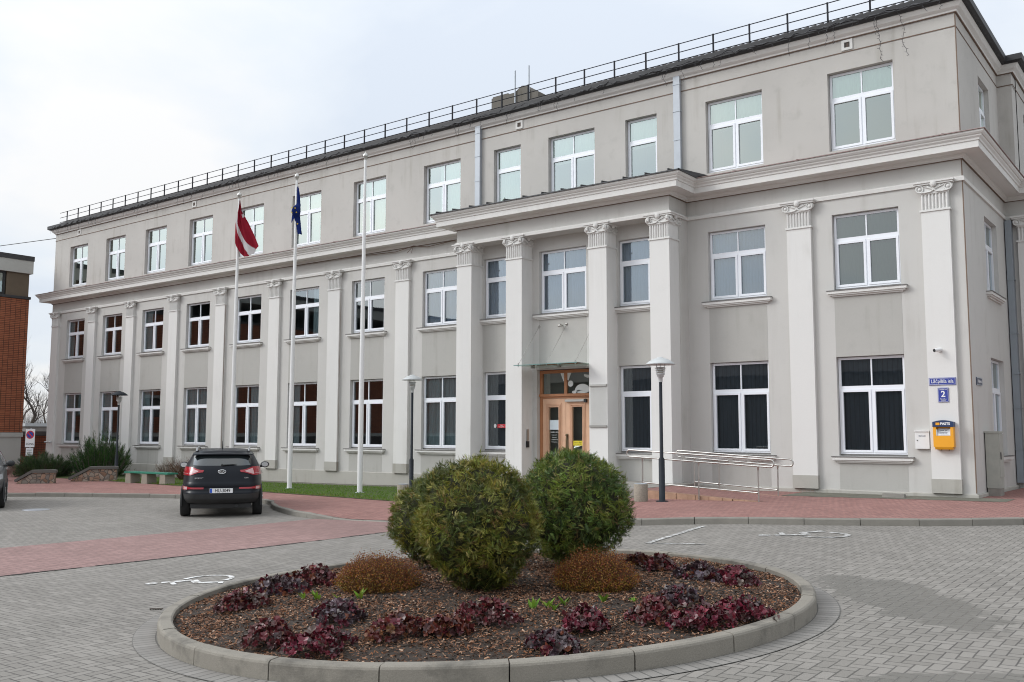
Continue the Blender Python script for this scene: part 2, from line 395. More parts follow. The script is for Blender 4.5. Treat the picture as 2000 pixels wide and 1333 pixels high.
# faded red crossing band in the road
mb = MB()
def band(y): t = (y+18.9)/7.4; return (-18.45+.08*t, -14.68+.70*t)
yy = lin(-36, -9.76, .6); vs = []; fs = []
for y in yy:
    a, b = band(y); a = -18.4+.05*(y+19); b = -14.68+.098*(y+18.9)
    for t in range(7): x = a+(b-a)*t/6; vs.append((x, y, zroad(x, y)+.005))
for i in range(len(yy)-1):
    for t in range(6): k = i*7+t; fs.append((k, k+1, k+8, k+7))
mb.add(vs, fs, 0, None, True)
tag(mb.build('crossing_band', M_['redroad']), kind='structure')
mb = MB(); random.seed(3)
for y in lin(-36, -10.2, .21):
    if random.random() < .12: continue
    x = -14.68+.098*(y+18.9); d = random.uniform(-.01, .012); w = random.uniform(.018, .04)
    z = zroad(x, y)+.009
    mb.quad((x+d-w, y, z), (x+d+w, y, z), (x+d+w+.02, y+.2, z), (x+d-w+.02, y+.2, z))
tag(mb.build('crossing_gap', mat('open_joint', (.035, .03, .028), .95)), kind='structure')

KERB = [(-60,-30.5),(-45,-19.3),(-38,-14.1),(-34.6,-11.6),(-32.78,-10.18),(-31.77,-9.38),(-30.78,-8.79),(-29.74,-8.27),(-28.53,-7.53),(-27.35,-7.16),(-25.6,-6.85),(-23.6,-7.0),(-22.7,-7.35),(-21.85,-8.05),(-20.9,-8.65),(-19.21,-9.48),(-17.96,-9.85),(-17.17,-9.8),(-15.52,-9.72),(-13,-9.65),(-11,-9.45),(-9.46,-8.95),(-9.09,-8.68),(-8.33,-8.2),(-7.42,-7.85),(-6.43,-7.52),(-5.5,-7.12),(-4.74,-6.75),(-4.02,-6.2),(-3.18,-5.38),(-1,-3.2),(2,.2),(8,7),(20,21)]
def ykerb(x):
    for (a, b), (c, d) in zip(KERB, KERB[1:]):
        if a <= x <= c: return b+(d-b)*(x-a)/(c-a)
    return KERB[-1][1]
def smooth(t): t = max(0, min(1, t)); return t*t*(3-2*t)
def drop(x): return smooth((x+18.3)/1.5)*(1-smooth((x+12.6)/2.0))       # lowered kerb at the crossing
def zpave(x, y, kerbside=False):
    d = y-ykerb(x); k = drop(x)*max(0, 1-d/1.6)
    return zroad(x, y)+.13*(1-.86*k)
def top_y(x): return .25 if x < -5 else 14.0
mb = MB(); vs = []; fs = []
cols = lin(-60, -36, 1.2)[:-1]+lin(-36, 4, .3)+lin(5, 19, 1.0); rows = [0, .03, .07, .12, .2, .3, .4, .5, .6, .7, .8, .9, 1]
for x in cols:
    a = ykerb(x)+.13; b = max(top_y(x), a+.2)
    for t in rows: y = a+(b-a)*t; vs.append((x, y, zpave(x, y)))
R_ = len(rows)
for i in range(len(cols)-1):
    for j in range(R_-1): k = i*R_+j; fs.append((k, k+R_, k+R_+1, k+1))
mb.add(vs, fs, 0, None, True)
tag(mb.build('pavement', M_['redpave']), kind='structure')
# kerb stones along the pavement: one run, open joints every metre
def kerb_run(mb, path, length=1.0, width=.13, gap=.012, closed=False):
    pts = []
    for (a, b), (c, d) in zip(path, path[1:]):
        n = max(1, int(hypot(c-a, d-b)/.05))
        for i in range(n): pts.append((a+(c-a)*i/n, b+(d-b)*i/n))
    pts.append(path[-1]); acc = 0; seg = [pts[0]]
    for p, q in zip(pts, pts[1:]):
        acc += hypot(q[0]-p[0], q[1]-p[1]); seg.append(q)
        if acc >= length:
            stone(mb, seg, width, gap); seg = [q]; acc = 0
    if len(seg) > 2: stone(mb, seg, width, gap)
def stone(mb, seg, width, gap):
    k = max(2, len(seg)//6); pick = [seg[int(i*(len(seg)-1)/(k-1))] for i in range(k)] if k > 2 else [seg[0], seg[-1]]
    d0 = Vector(pick[1])-Vector(pick[0]); d1 = Vector(pick[-1])-Vector(pick[-2])
    p = [Vector(q) for q in pick]; p[0] = p[0]+d0.normalized()*gap/2; p[-1] = p[-1]-d1.normalized()*gap/2
    jit = random.uniform(-.005, .005); vs = []
    for i, q in enumerate(p):
        t = (p[min(i+1, k-1)]-p[max(i-1, 0)]).normalized(); nrm = Vector((-t.y, t.x))
        zr = zroad(q.x, q.y); h = zpave(q.x, q.y+.001)+jit
        for o, z in ((0, zr-.1), (.008, h-.02), (.026, h), (width, h+.002), (width, zr-.1)):
            w = q+nrm*o; vs.append((w.x, w.y, z))
    fs = []
    for i in range(k-1):
        for j in range(4): a = i*5+j; fs.append((a, a+1, a+6, a+5))
    fs += [(0, 1, 2, 3, 4), tuple(range((k-1)*5+4, (k-1)*5-1, -1))]
    mb.add(vs, fs)
random.seed(11)
mb = MB(); kerb_run(mb, KERB[1:]); tag(mb.build('kerb', M_['kerb']), kind='structure')
# slabs and weeds along the foot of the facade
mb = MB(); vs = []; fs = []
px = lin(-9.3, -4.2, .3)
for x in px:
    f = -1.72+.62*smooth((x+9)/5)+.06*sin(x*7)
    for t in range(4): y = f+(.1-f)*t/3; vs.append((x, y, zpave(x, y)+.006))
for i in range(len(px)-1):
    for t in range(3): k = i*4+t; fs.append((k, k+4, k+5, k+1))
mb.add(vs, fs, 0, None, True)
px = lin(-46, -20, 1.0); vs = []; fs = []
for x in px:
    for y in (-.85, -.4, .1): vs.append((x, y, zpave(x, y)+.03))
for i in range(len(px)-1):
    for t in range(2): k = i*3+t; fs.append((k, k+3, k+4, k+1))
mb.add(vs, fs, 0, None, True)
tag(mb.build('apron', M_['dirt']), kind='structure')

# grass: base sheet plus blades
GF = [(-46,-3.9),(-37.6,-4.0),(-33.8,-4.2),(-30,-4.45),(-26.16,-4.8),(-23.7,-5.12),(-21.5,-5.45),(-19.3,-5.95),(-18.75,-6.1)]
def ygf(x):
    for (a, b), (c, d) in zip(GF, GF[1:]):
        if a <= x <= c: return b+(d-b)*(x-a)/(c-a)
    return -4
mb = MB(); vs = []; fs = []; gx = lin(-46, -18.75, .5)
for x in gx:
    a = ygf(x)
    for t in range(5): y = a+(-.85-a)*t/4; vs.append((x, y, zpave(x, y)+.012+.02*(t > 0)))
for i in range(len(gx)-1):
    for t in range(4): k = i*5+t; fs.append((k, k+5, k+6, k+1))
mb.add(vs, fs, 0, None, True)
tag(mb.build('lawn', mat('lawn_soil', (.055, .075, .016), .95, var=.5, scale=6)), kind='structure')
mb = MB(); random.seed(5)
GC = [(.085, .185, .016), (.11, .225, .02), (.14, .23, .028), (.18, .19, .04), (.21, .18, .065)]
for _ in range(26000):
    x = random.uniform(-38, -18.8) if random.random() < .8 else random.uniform(-29, -18.8)
    a = ygf(x); y = a+(-.9-a)*random.random()**1.1
    dry = (y-a) < .45 and random.random() < .55
    h = random.uniform(.025, .065)*(0.7 if dry else 1); an = random.uniform(0, 2*pi); w = random.uniform(.006, .011); le = random.uniform(-.03, .03), random.uniform(-.03, .03)
    z = zpave(x, y)+.02; dx, dy = cos(an)*w, sin(an)*w
    mb.add([(x-dx, y-dy, z), (x+dx, y+dy, z), (x+le[0], y+le[1], z+h)], [(0, 1, 2)], 0, random.choice(GC[2:] if dry else GC[:3]))
tag(mb.build('grass', tint_mat('grass_blades', .7, .2, .25)), 'short green grass strip along the foot of the facade', 'grass', kind='stuff')
# ------------------------------------------------------------------ office building
BX0, BX1 = -50.87, -5.02
B_ORG = (-28.0, 0.0, -.45)
bld = empty('office_building', B_ORG)
tag(bld, 'long grey three-storey office building with white pilasters and columned entrance', 'building')
def bpart(mb, name, mats, parent=None):
    return mb.build(name, mats, parent or bld, None) if parent else _bp(mb, name, mats)
def _bp(mb, name, mats):
    mb.v = [(a-B_ORG[0], b-B_ORG[1], c-B_ORG[2]) for a, b, c in mb.v]
    return mb.build(name, mats, bld)
def bl(p): return (p[0]-B_ORG[0], p[1]-B_ORG[1], p[2]-B_ORG[2])

def wall_holes(mb, P, u0, u1, z0, z1, holes, depth, mi=0):
    """wall rectangle in (u,z) with rectangular holes and reveals; P(u,d,z)->xyz, d inwards"""
    us = sorted({u0, u1, *[h[0] for h in holes], *[h[1] for h in holes]}); zs = sorted({z0, z1, *[h[2] for h in holes], *[h[3] for h in holes]})
    for a, b in zip(us, us[1:]):
        for c, d in zip(zs, zs[1:]):
            if any(h[0] <= (a+b)/2 <= h[1] and h[2] <= (c+d)/2 <= h[3] for h in holes): continue
            mb.quad(P(a, 0, c), P(b, 0, c), P(b, 0, d), P(a, 0, d), mi)
    for a, b, c, d in holes:
        D = depth
        mb.quad(P(a, 0, c), P(a, D, c), P(a, D, d), P(a, 0, d), mi); mb.quad(P(b, D, c), P(b, 0, c), P(b, 0, d), P(b, D, d), mi)
        mb.quad(P(a, 0, d), P(a, D, d), P(b, D, d), P(b, 0, d), mi); mb.quad(P(a, D, c), P(a, 0, c), P(b, 0, c), P(b, D, c), mi)
Z = dict(g0=1.07, g1=3.715, s0=5.53, s1=7.62, t0=9.40, t1=11.62)
LB = [-48.35, -44.75, -41.14, -37.47, -33.80, -30.10, -26.38, -22.60]; LW = 1.80
RB = [(-11.14, 1.78), (-7.47, 1.75)]
PB = [(-19.57, 1.18), (-16.89, 1.84), (-14.25, 1.13)]
PY = -.55           # portico wall plane
PX0, PX1 = -20.87, -12.70
F = lambda y: (lambda u, d, z: (u, y+d, z))
SX = lambda x: (lambda u, d, z: (x-d, u, z))
bays = [(c, LW) for c in LB]+RB
mb = MB()
hl = [(c-w/2, c+w/2, Z[a], Z[b]) for c, w in bays for a, b in (('g0', 'g1'), ('s0', 's1'))]
wall_holes(mb, F(0), BX0, BX1, -.7, 8.66, hl, .17)
SIDE_G = (2.55, 4.35, Z['g0'], Z['g1']); SIDE_S = (2.55, 4.25, Z['s0'], Z['s1']); SIDE_T = (2.6, 4.05, Z['t0'], Z['t1'])
wall_holes(mb, SX(BX1), 0, 5.7, -.7, 8.66, [SIDE_G, SIDE_S], .2)
wall_holes(mb, F(5.7), BX1, 3.0, -.7, 8.66, [], .2)
mb.quad((BX0, 14, -.7), (BX0, 0, -.7), (BX0, 0, 12.9), (BX0, 14, 12.9))
mb.quad((3.0, 5.7, -.7), (3.0, 20, -.7), (3.0, 20, 9.3), (3.0, 5.7, 9.3))
mb.quad((BX0, 14, -.7), (BX0, 14, 12.9), (BX1, 14, 12.9), (BX1, 14, -.7))
_bp(mb, 'wall', M_['wall'])
mb = MB()
ht = [(c-w/2, c+w/2, Z['t0'], Z['t1']) for c, w in bays+PB]
wall_holes(mb, F(0.0), BX0, BX1, 8.66, 12.95, ht, .2)
wall_holes(mb, SX(BX1), 0, 5.45, 8.66, 12.95, [SIDE_T], .24)
mb.box(BX1, 5.45, 9.0, -4.62, 6.1, 12.95)
wall_holes(mb, SX(-4.60), 6.1, 22, 9.0, 12.95, [(7.2, 8.3, 9.3, 11.7), (9.1, 10.2, 9.3, 11.7), (12, 13.6, 9.3, 11.7)], .24)
_bp(mb, 'upper_wall', M_['upper'])
mb = MB()
hp = [(c-w/2, c+w/2, Z[a], Z[b]) for c, w in (PB[0], PB[2]) for a, b in (('g0', 'g1'), ('s0', 's1'))]
hp += [(PB[1][0]-.92, PB[1][0]+.92, Z['s0'], Z['s1']), (-17.90, -15.88, -.05, 3.71)]
wall_holes(mb, F(PY), PX0, PX1, -.7, 8.1, hp, .19)
mb.quad((PX1, PY, -.7), (PX1, 0, -.7), (PX1, 0, 8.1), (PX1, PY, 8.1)); mb.quad((PX0, 0, -.7), (PX0, PY, -.7), (PX0, PY, 8.1), (PX0, 0, 8.1))
mb.box(PX0+.005, -1.15, 8.06, PX1-.005, PY+.05, 8.64); mb.box(PX0+.01, PY, 8.1, PX1-.01, -.01, 8.64)
_bp(mb, 'portico_wall', M_['wall'])
# plinth along the foot
mb = MB()
mb.sweep([(BX0, 14), (BX0, 0), (PX0-.02, 0)], [(.0, -.9), (.055, -.9), (.055, .165), (.04, .183), (0, .183)])
mb.sweep([(PX1+.02, 0), (BX1, 0), (BX1, 5.7)], [(0, -.9), (.05, -.9), (.05, .155), (.035, .175), (0, .175)])
_bp(mb, 'plinth', M_['plinth'])

# darker sunk panels between the storeys, one per bay
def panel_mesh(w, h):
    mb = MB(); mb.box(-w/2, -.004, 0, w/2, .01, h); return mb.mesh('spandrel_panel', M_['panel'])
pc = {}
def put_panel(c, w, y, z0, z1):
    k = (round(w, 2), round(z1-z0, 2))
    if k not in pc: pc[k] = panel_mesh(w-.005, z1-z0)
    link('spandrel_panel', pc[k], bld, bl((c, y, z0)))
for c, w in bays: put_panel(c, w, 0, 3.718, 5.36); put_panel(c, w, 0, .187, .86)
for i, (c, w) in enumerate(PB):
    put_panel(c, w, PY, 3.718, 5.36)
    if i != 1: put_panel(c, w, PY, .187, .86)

# windows: frame (white plastic) > pane, interior, blind, sill
wc = {}
def window_meshes(w, h, single, frac, floor):
    k = (round(w, 2), round(h, 2), single, floor)
    if k in wc: return wc[k]
    f = MB(); y0, y1 = .125, .185; e = .065; zt = h*(1-frac)
    def ring(x0, z0, x1, z1, t, ya, yb):
        f.box(x0, ya, z0, x0+t, yb, z1); f.box(x1-t, ya, z0, x1, yb, z1); f.box(x0+t, ya, z0, x1-t, yb, z0+t); f.box(x0+t, ya, z1-t, x1-t, yb, z1)
    o = .012
    ring(o, .05, w-o, h-.012, e, y0, y1)
    f.box(o+e, y0+.001, zt-.05, w-o-e, y1-.001, zt+.05)
    panes = []
    s = .062
    if single:
        ring(o+e-.02, .05+e-.02, w-o-e+.02, zt-.052, s, y0-.018, y1-.01); panes.append((o+e+s-.025, .05+e+s-.025, w-o-e-s+.025, zt-.052-s+.003))
        panes.append((o+e-.003, zt+.047, w-o-e+.003, h-.012-e+.003))
    else:
        cm = w/2
        f.box(cm-.045, y0+.002, .05+e, cm+.045, y1-.002, zt-.05); f.box(cm-.017, y0+.003, zt+.05, cm+.017, y1-.003, h-.012-e)
        for a, b in ((o+e-.02, cm-.025), (cm+.025, w-o-e+.02)):
            ring(a, .05+e-.02, b, zt-.052, s, y0-.018, y1-.01); panes.append((a+s-.003, .05+e+s-.025, b-s+.003, zt-.052-s+.003))
        for a, b in ((o+e-.003, cm-.015), (cm+.015, w-o-e+.003)): panes.append((a, zt+.047, b, h-.012-e+.003))
    f.box(0.002, .12, .0, w-.002, .2, .048, 1)
    for q in (f,): q.v = [(x-w/2, y, z) for x, y, z in q.v]
    fm = f.mesh('window_frame', [M_['plastic'], M_['sillmetal']])
    g = MB()
    for a, b, c, d in panes: g.quad((a-w/2, .155, b), (c-w/2, .155, b), (c-w/2, .155, d), (a-w/2, .155, d))
    gm = g.mesh('pane', M_['glass3'] if floor == 3 else M_['glass'])
    r = MB(); X = w/2-.01; D = 2.2; H = h-.01
    r.quad((-X-.5, D, -.6), (X+.5, D, -.6), (X+.5, D, H+.3), (-X-.5, D, H+.3)); r.quad((-X, .21, 0), (-X-.5, D, -.6), (-X-.5, D, H+.3), (-X, .21, H)); r.quad((X, .21, 0), (X, .21, H), (X+.5, D, H+.3), (X+.5, D, -.6))
    r.quad((-X, .21, H), (-X-.5, D, H+.3), (X+.5, D, H+.3), (X, .21, H)); r.quad((-X, .21, 0), (X, .21, 0), (X+.5, D, -.6), (-X-.5, D, -.6))
    r.box(-X-.45, .9, -.55, X+.45, 1.5, .1)
    rm = r.mesh('interior', M_['room3'] if floor == 3 else M_['room'])
    wc[k] = (fm, gm, rm); return wc[k]
sc_ = {}
def sill_mesh(w):
    if w in sc_: return sc_[w]
    mb = MB(); W2 = w/2+.17
    mb.box(-W2, -.155, -.02, W2, .0, .0, 1); mb.box(-W2+.015, -.135, -.095, W2-.015, .0, -.022); mb.box(-W2+.06, -.10, -.135, W2-.06, .0, -.097); mb.box(-W2+.12, -.05, -.175, W2-.12, .0, -.137)
    mb.quad((-w/2+.005, .0, .002), (w/2-.005, .0, .002), (w/2-.005, .16, .02), (-w/2+.005, .16, .02), 1)
    sc_[w] = mb.mesh('sill', [M_['trim'], M_['sillmetal']]); return sc_[w]
bc_ = {}
def blind_mesh(w, z0, z1, mt, x0=None, x1=None):
    k = (round(w, 2), round(z0, 2), round(z1, 2), mt, x0, x1)
    if k in bc_: return bc_[k]
    mb = MB(); a = -w/2+.03 if x0 is None else x0; b = w/2-.03 if x1 is None else x1
    n = max(2, int((b-a)/.06)); vs = []
    for i in range(n+1):
        x = a+(b-a)*i/n; y = .27+.012*(1 if i % 2 else -1); vs += [(x, y, z0), (x, y, z1)]
    mb.add(vs, [(2*i, 2*i+2, 2*i+3, 2*i+1) for i in range(n)])
    bc_[k] = mb.mesh('blind', M_[mt]); return bc_[k]
def put_window(c, w, y, z0, z1, floor, single=False, blinds=(), rot=0, sill=True, parent_xyz=None):
    h = z1-z0; frac = {1: .315, 2: .335, 3: .33}[floor]
    fm, gm, rm = window_meshes(w, h, single, frac, floor)
    o = link('window', fm, bld, bl(parent_xyz or (c, y, z0)), rot)
    link('pane', gm, o); link('interior', rm, o)
    if sill: link('sill', sill_mesh(round(w, 2)), o, (0, 0, -.01 if floor < 3 else 0))
    for a, b, mt, x0, x1 in blinds: link('blind', blind_mesh(w, a, b, mt, x0, x1), o)
    return o
FULL = lambda h, mt: [(.08, h-.05, mt, None, None)]
hg, hs, ht_ = Z['g1']-Z['g0'], Z['s1']-Z['s0'], Z['t1']-Z['t0']
for i, (c, w) in enumerate(bays):
    gb = [FULL(hg, 'curtain'), [], [(.1, hg-.05, 'curtain', -.87, -.35)], FULL(hg, 'curtain'), [(.1, hg-.05, 'curtain', .05, .87)], [(.1, hg-.05, 'curtain', -.87, -.45)], [], FULL(hg, 'curtain'), FULL(hg, 'blind_dark'), FULL(hg, 'blind_dark')][i]
    if i in (0, 1): gb = [(.1, hg-.05, 'curtain', -.87, -.1)]
    sb = [[(.1, hs-.05, 'curtain', -.87, -.5)], [], [(.1, hs-.05, 'curtain', -.87, -.4)], [], [], [(.1, hs-.05, 'curtain', .3, .87)], [], FULL(hs, 'blind_light'), FULL(hs, 'blind_light'), FULL(hs, 'roller')][i]
    if i == 9: sb = FULL(hs, 'green_blind')
    tb = [[], [], [], [], [], [], [], [], [(1.35, ht_-.05, 'roller', None, None)], [(1.42, ht_-.05, 'roller', None, None)]][i]
    if i in (4, 5, 6, 7): tb = [(.1, ht_-.05, 'roller', -.3, .87)]
    put_window(c, w, 0, Z['g0'], Z['g1'], 1, blinds=gb); put_window(c, w, 0, Z['s0'], Z['s1'], 2, blinds=sb); put_window(c, w, 0.03, Z['t0'], Z['t1'], 3, blinds=tb, sill=False)
for i, (c, w) in enumerate(PB):
    sg = i != 1
    if sg: put_window(c, w, PY, Z['g0'], Z['g1'], 1, True, FULL(hg, 'blind_dark'))
    put_window(c, w, PY, Z['s0'], Z['s1'], 2, sg, FULL(hs, 'blind_light'))
    put_window(c, w, 0.03, Z['t0'], Z['t1'], 3, sg, [(1.3, ht_-.05, 'roller', None, None)] if i else FULL(ht_, 'roller'), sill=False)
for (a, b, z0, z1), fl in ((SIDE_G, 1), (SIDE_S, 2), (SIDE_T, 3)):
    put_window(0, b-a, 0, z0, z1, fl, False, (), pi/2, fl < 3, (BX1, (a+b)/2, z0))
for a, b in ((7.2, 8.3), (9.1, 10.2), (12, 13.6)): put_window(0, b-a, 0, 9.3, 11.7, 3, True, (), pi/2, False, (-4.60, (a+b)/2, 9.3))

# pilasters with capitals (the capital is a part of its pilaster)
def capital(mb, w, d, z0, faces):
    """faces: list of rotations (about the shaft centre) that carry ornament; front = -y; origin = shaft centre"""
    h = w/2
    mb.box(-h-.03, -d-.03, z0, h+.03, d+.03 if len(faces) > 1 else 0, z0+.05)
    mb.box(-h+.01, -d+.01, z0+.05, h-.01, d-.01 if len(faces) > 1 else 0, z0+.78)
    mb.box(-h-.15, -d-.13, z0+.73, h+.15, d+.13 if len(faces) > 1 else 0, z0+.77)
    mb.box(-h-.12, -d-.10, z0+.685, h+.12, d+.10 if len(faces) > 1 else 0, z0+.729)
    for fr in faces:
        t = MB(); D = d
        for i in range(8):
            x = -h+.045+(w-.09)*i/7
            t.tube([(x, -D-.005, z0+.05), (x, -D-.005, z0+.44)], .026, 6)
        t.tube([(-h-.005, -D-.01, z0+.465), (h+.005, -D-.01, z0+.465)], .028, 6)
        poly = [(-h, z0+.48), (-h*.4, z0+.455), (h*.4, z0+.455), (h, z0+.48), (h+.10, z0+.57), (h+.11, z0+.64), (h+.05, z0+.69), (-h-.05, z0+.69), (-h-.11, z0+.64), (-h-.10, z0+.57)]
        t.prism(poly, -D-.045, -D+.02)
        for sx in (-1, 1):
            cx = sx*(h+.0); cz = z0+.59
            t.tube([(cx+sx*.0+.085*cos(a), -D-.06, cz+.085*sin(a)) for a in [2*pi*k/14 for k in range(15)]], .017, 5)
            t.ball((cx, -D-.055, cz), .045, .035, .045, 8, 6)
            t.tube([(cx, -D-.06, cz-.09), (sx*h*.6, -D-.065, z0+.485), (sx*h*.2, -D-.065, z0+.50), (-sx*h*.25, -D-.065, z0+.60), (-sx*h*.5, -D-.06, z0+.66)], .018, 5)
            t.tube([(sx*h*.75, -D-.06, z0+.655), (sx*h*.35, -D-.065, z0+.60), (sx*.05, -D-.065, z0+.575)], .015, 5)
        t.ball((0, -D-.09, z0+.70), .085, .06, .095, 10, 8)
        c, s = cos(fr), sin(fr)
        t.v = [(x*c-y*s, x*s+y*c, z) for x, y, z in t.v]
        mb.add(t.v, t.f, 0, None, False)
    mb.sm = [False]*len(mb.f)
    return mb
ZC = 7.34
def shaft_mesh(w, d, z0):
    mb = MB(); mb.box(-w/2, -d, z0+.35, w/2, 0, ZC, 0); mb.box(-w/2-.012, -d-.02, z0, w/2+.012, 0, z0+.348, 1)
    return mb.mesh('pilaster', [M_['pil'], M_['plinth']])
pm = shaft_mesh(.68, .115, .183); cm_ = capital(MB(), .68, .115, ZC, [0]).mesh('capital', M_['pil'])
for x in (-50.30, -46.56, -42.97, -39.27, -35.65, -31.90, -28.20, -24.44, -9.24, -5.67):
    p = link('pilaster', pm, bld, bl((x, 0, 0))); link('capital', cm_, p)
p = link('pilaster', pm, bld, bl((-4.35, 5.7, 0))); link('capital', cm_, p)
p = link('pilaster', pm, bld, bl((-.2, 5.7, 0))); link('capital', cm_, p)
mb = MB(); mb.box(-.325, -.3, .16, .325, .3, ZC, 0); mb.box(-.34, -.315, -.7, .34, .3, .158, 1)
qm = mb.mesh('column', [M_['pil'], M_['plinth']]); qc = capital(MB(), .65, .3, ZC, [0, pi/2, -pi/2]).mesh('capital', M_['pil'])
for x in (-20.53, -18.40, -15.18, -13.04):
    p = link('column', qm, bld, bl((x, -.85, 0))); link('capital', qc, p)

# cornices and bands
P_low = [(BX0, 14), (BX0, 0), (PX0, 0), (PX0, -1.15), (PX1, -1.15), (PX1, 0), (BX1, 0), (BX1, 5.7), (3.0, 5.7)]
mb = MB()
mb.sweep(P_low, [(0, 8.62), (.05, 8.62), (.05, 8.655), (.10, 8.69), (.12, 8.735), (.42, 8.745), (.50, 8.72), (.50, 8.885), (.525, 8.895), (.535, 8.94), (.58, 8.985), (.585, 9.02), (.61, 9.025), (.65, 9.07), (.655, 9.115), (0, 9.13)])
_bp(mb, 'cornice', M_['trim'])
mb = MB(); mb.sweep(P_low, [(0, 8.05), (.05, 8.05), (.055, 8.14), (.035, 8.165), (0, 8.185)])
_bp(mb, 'architrave_band', M_['trim'])
mb = MB(); mb.sweep([(BX0, 14), (BX0, 0), (BX1, 0), (BX1, 5.45)], [(0, 9.345), (.0, 9.30), (.685, 9.135), (.69, 9.118), (.6, 9.12), (0, 9.14)])
for x in lin(BX0+.8, BX1-.3, 1.9):
    if PX0-.8 < x < PX1+.8: continue
    mb.add([(x-.012, -.66, 9.14), (x+.012, -.66, 9.14), (x+.012, -.02, 9.30), (x-.012, -.02, 9.30), (x-.012, -.66, 9.162), (x+.012, -.66, 9.162), (x+.012, -.02, 9.325), (x-.012, -.02, 9.325)], [(0,1,5,4),(4,5,6,7),(0,4,7,3),(1,2,6,5)])
_bp(mb, 'cornice_flashing', M_['flash'])
P_up = [(BX0, 14), (BX0, 0), (BX1, 0), (BX1, 5.45), (-4.60, 5.45), (-4.60, 22)]
mb = MB(); mb.sweep(P_up, [(0, 12.50), (.05, 12.50), (.06, 12.54), (.14, 12.60), (.20, 12.70), (.20, 12.76), (0, 12.78)])
_bp(mb, 'eaves_moulding', M_['trim'])
mb = MB(); mb.sweep(P_up, [(.001, 12.112), (.014, 12.112), (.014, 12.138), (.001, 12.138)]); mb.sweep(P_up, [(.001, 12.478), (.04, 12.478), (.04, 12.499), (.001, 12.499)])
mb.sweep(P_low, [(.001, 8.603), (.04, 8.603), (.04, 8.619), (.001, 8.619)])
mb.box(BX1-.012, -.012, .2, BX1+.012, .012, 8.6); mb.box(BX1-.012, -.012, 9.36, BX1+.012, .012, 12.47)
_bp(mb, 'seam_line', M_['rust'])
# gutter and roof
mb = MB(); mb.sweep(P_up, [(.02, 12.72), (.26, 12.72), (.34, 12.76), (.345, 12.93), (.32, 12.945), (.22, 12.89), (.02, 12.90)])
_bp(mb, 'gutter', mat('black_gutter', (.022, .022, .024), .6, var=.3))
mb = MB(); prof = [(.27, 12.89), (-.75, 13.42), (-6.5, 14.3)]
L_ = lambda d, z: [(BX0-d, -d, z), (BX1+d-1.0*(d < 0), -d, z), (BX1+d-1.0*(d < 0), 14+d, z), (BX0-d, 14+d, z)]
r3 = [L_(d, z) for d, z in prof]
for a, b in zip(r3, r3[1:]):
    for i in range(4): j = (i+1) % 4; mb.quad(a[i], a[j], b[j], b[i])
mb.quad(*r3[2])
for x in lin(BX0, BX1-1.2, .22): mb.tube([(x, -.24, 12.92), (x, .7, 13.41)], .035, 5)
mb.quad((-4.3, 5.2, 12.83), (-4.3, 22, 12.83), (-12, 22, 14.2), (-12, 5.2, 14.2)); mb.quad((-4.3, 5.2, 12.83), (-12, 5.2, 14.2), (-12, 6, 12.8), (-4.3, 6, 12.8))
_bp(mb, 'roof', M_['roof'])
# portico roof with standing seams
mb = MB(); a, b, yf = PX0-.69, PX1+.69, -1.85
mb.box(a, yf, 9.118, b, yf+.03, 9.15)
mb.quad((a, yf, 9.15), (b, yf, 9.15), (b-.75, -.003, 9.42), (a+.75, -.003, 9.42)); mb.quad((b, yf, 9.15), (b, -.7, 9.15), (b, -.003, 9.36), (b-.75, -.003, 9.42)); mb.quad((a, -.7, 9.15), (a, yf, 9.15), (a+.75, -.003, 9.42), (a, -.003, 9.36))
mb.quad((a, yf+.03, 9.119), (a, -.7, 9.119), (b, -.7, 9.119), (b, yf+.03, 9.119)); mb.box(b-.03, yf, 9.118, b, -.69, 9.151)
for i in range(13):
    x = a+.35+(b-a-.7)*i/12; mb.add([(x-.012, yf-.012, 9.15), (x+.012, yf-.012, 9.15), (x+.012, yf-.012, 9.205), (x-.012, yf-.012, 9.205), (x-.012, -.1, 9.41), (x+.012, -.1, 9.41), (x+.012, -.1, 9.46), (x-.012, -.1, 9.46)], [(0, 1, 2, 3), (3, 2, 6, 7), (0, 3, 7, 4), (1, 5, 6, 2)])
_bp(mb, 'portico_roof', M_['darkmetal'])
# railing: every post and rail
rl = link('roof_railing', None, bld, bl((-28, -.12, 12.9)))
mb = MB()
for z in (13.08, 13.33, 13.60):
    mb.tube([(-22.3, 0, z-12.9), (22.05, 0, z-12.9)], .014, 6)
mb.build('rail', M_['rail'], rl)
pmb = MB(); pmb.box(-.021, -.021, -.08, .021, .021, .72); pme = pmb.mesh('post', M_['rail'])
for i in range(39): link('post', pme, rl, (-49.55+1.1476*i+28, 0, 0))
# string of icicle lights along the gutter
random.seed(21); mb = MB()
x = BX0+.2
pts = []
while x < BX1: pts.append((x, -.335+random.uniform(-.02, .02), 12.80+random.uniform(-.03, .05))); x += random.uniform(.08, .22)
mb.tube(pts, .026, 4); mb.tube([(a+.05, b-.02, c+random.uniform(-.05, .06)) for a, b, c in pts], .012, 4)
for p in pts:
    if random.random() < .42:
        q = [p]; L = random.choice((.1, .15, .22, .3, .5)); k = max(2, int(L/.07))
        for i in range(k): q.append((q[-1][0]+random.uniform(-.05, .05), q[-1][1]+random.uniform(-.015, .015), q[-1][2]-L/k))
        mb.tube(q, .006, 3)
        for s in q[1:]: mb.tube([s, (s[0]+random.uniform(-.05, .05), s[1]-.02, s[2]-.03)], .006, 3)
for x0 in (-6.9, -6.35):
    q = [(x0, -.33, 12.78)]
    for i in range(14): q.append((q[-1][0]+random.uniform(-.045, .05), -.3+.2*i/14, q[-1][2]-.085))
    mb.tube(q, .007, 3)
    for s in q[1:]: mb.tube([s, (s[0]+random.choice((-.05, .05)), s[1]-.02, s[2]+random.uniform(-.04, .03))], .006, 3)
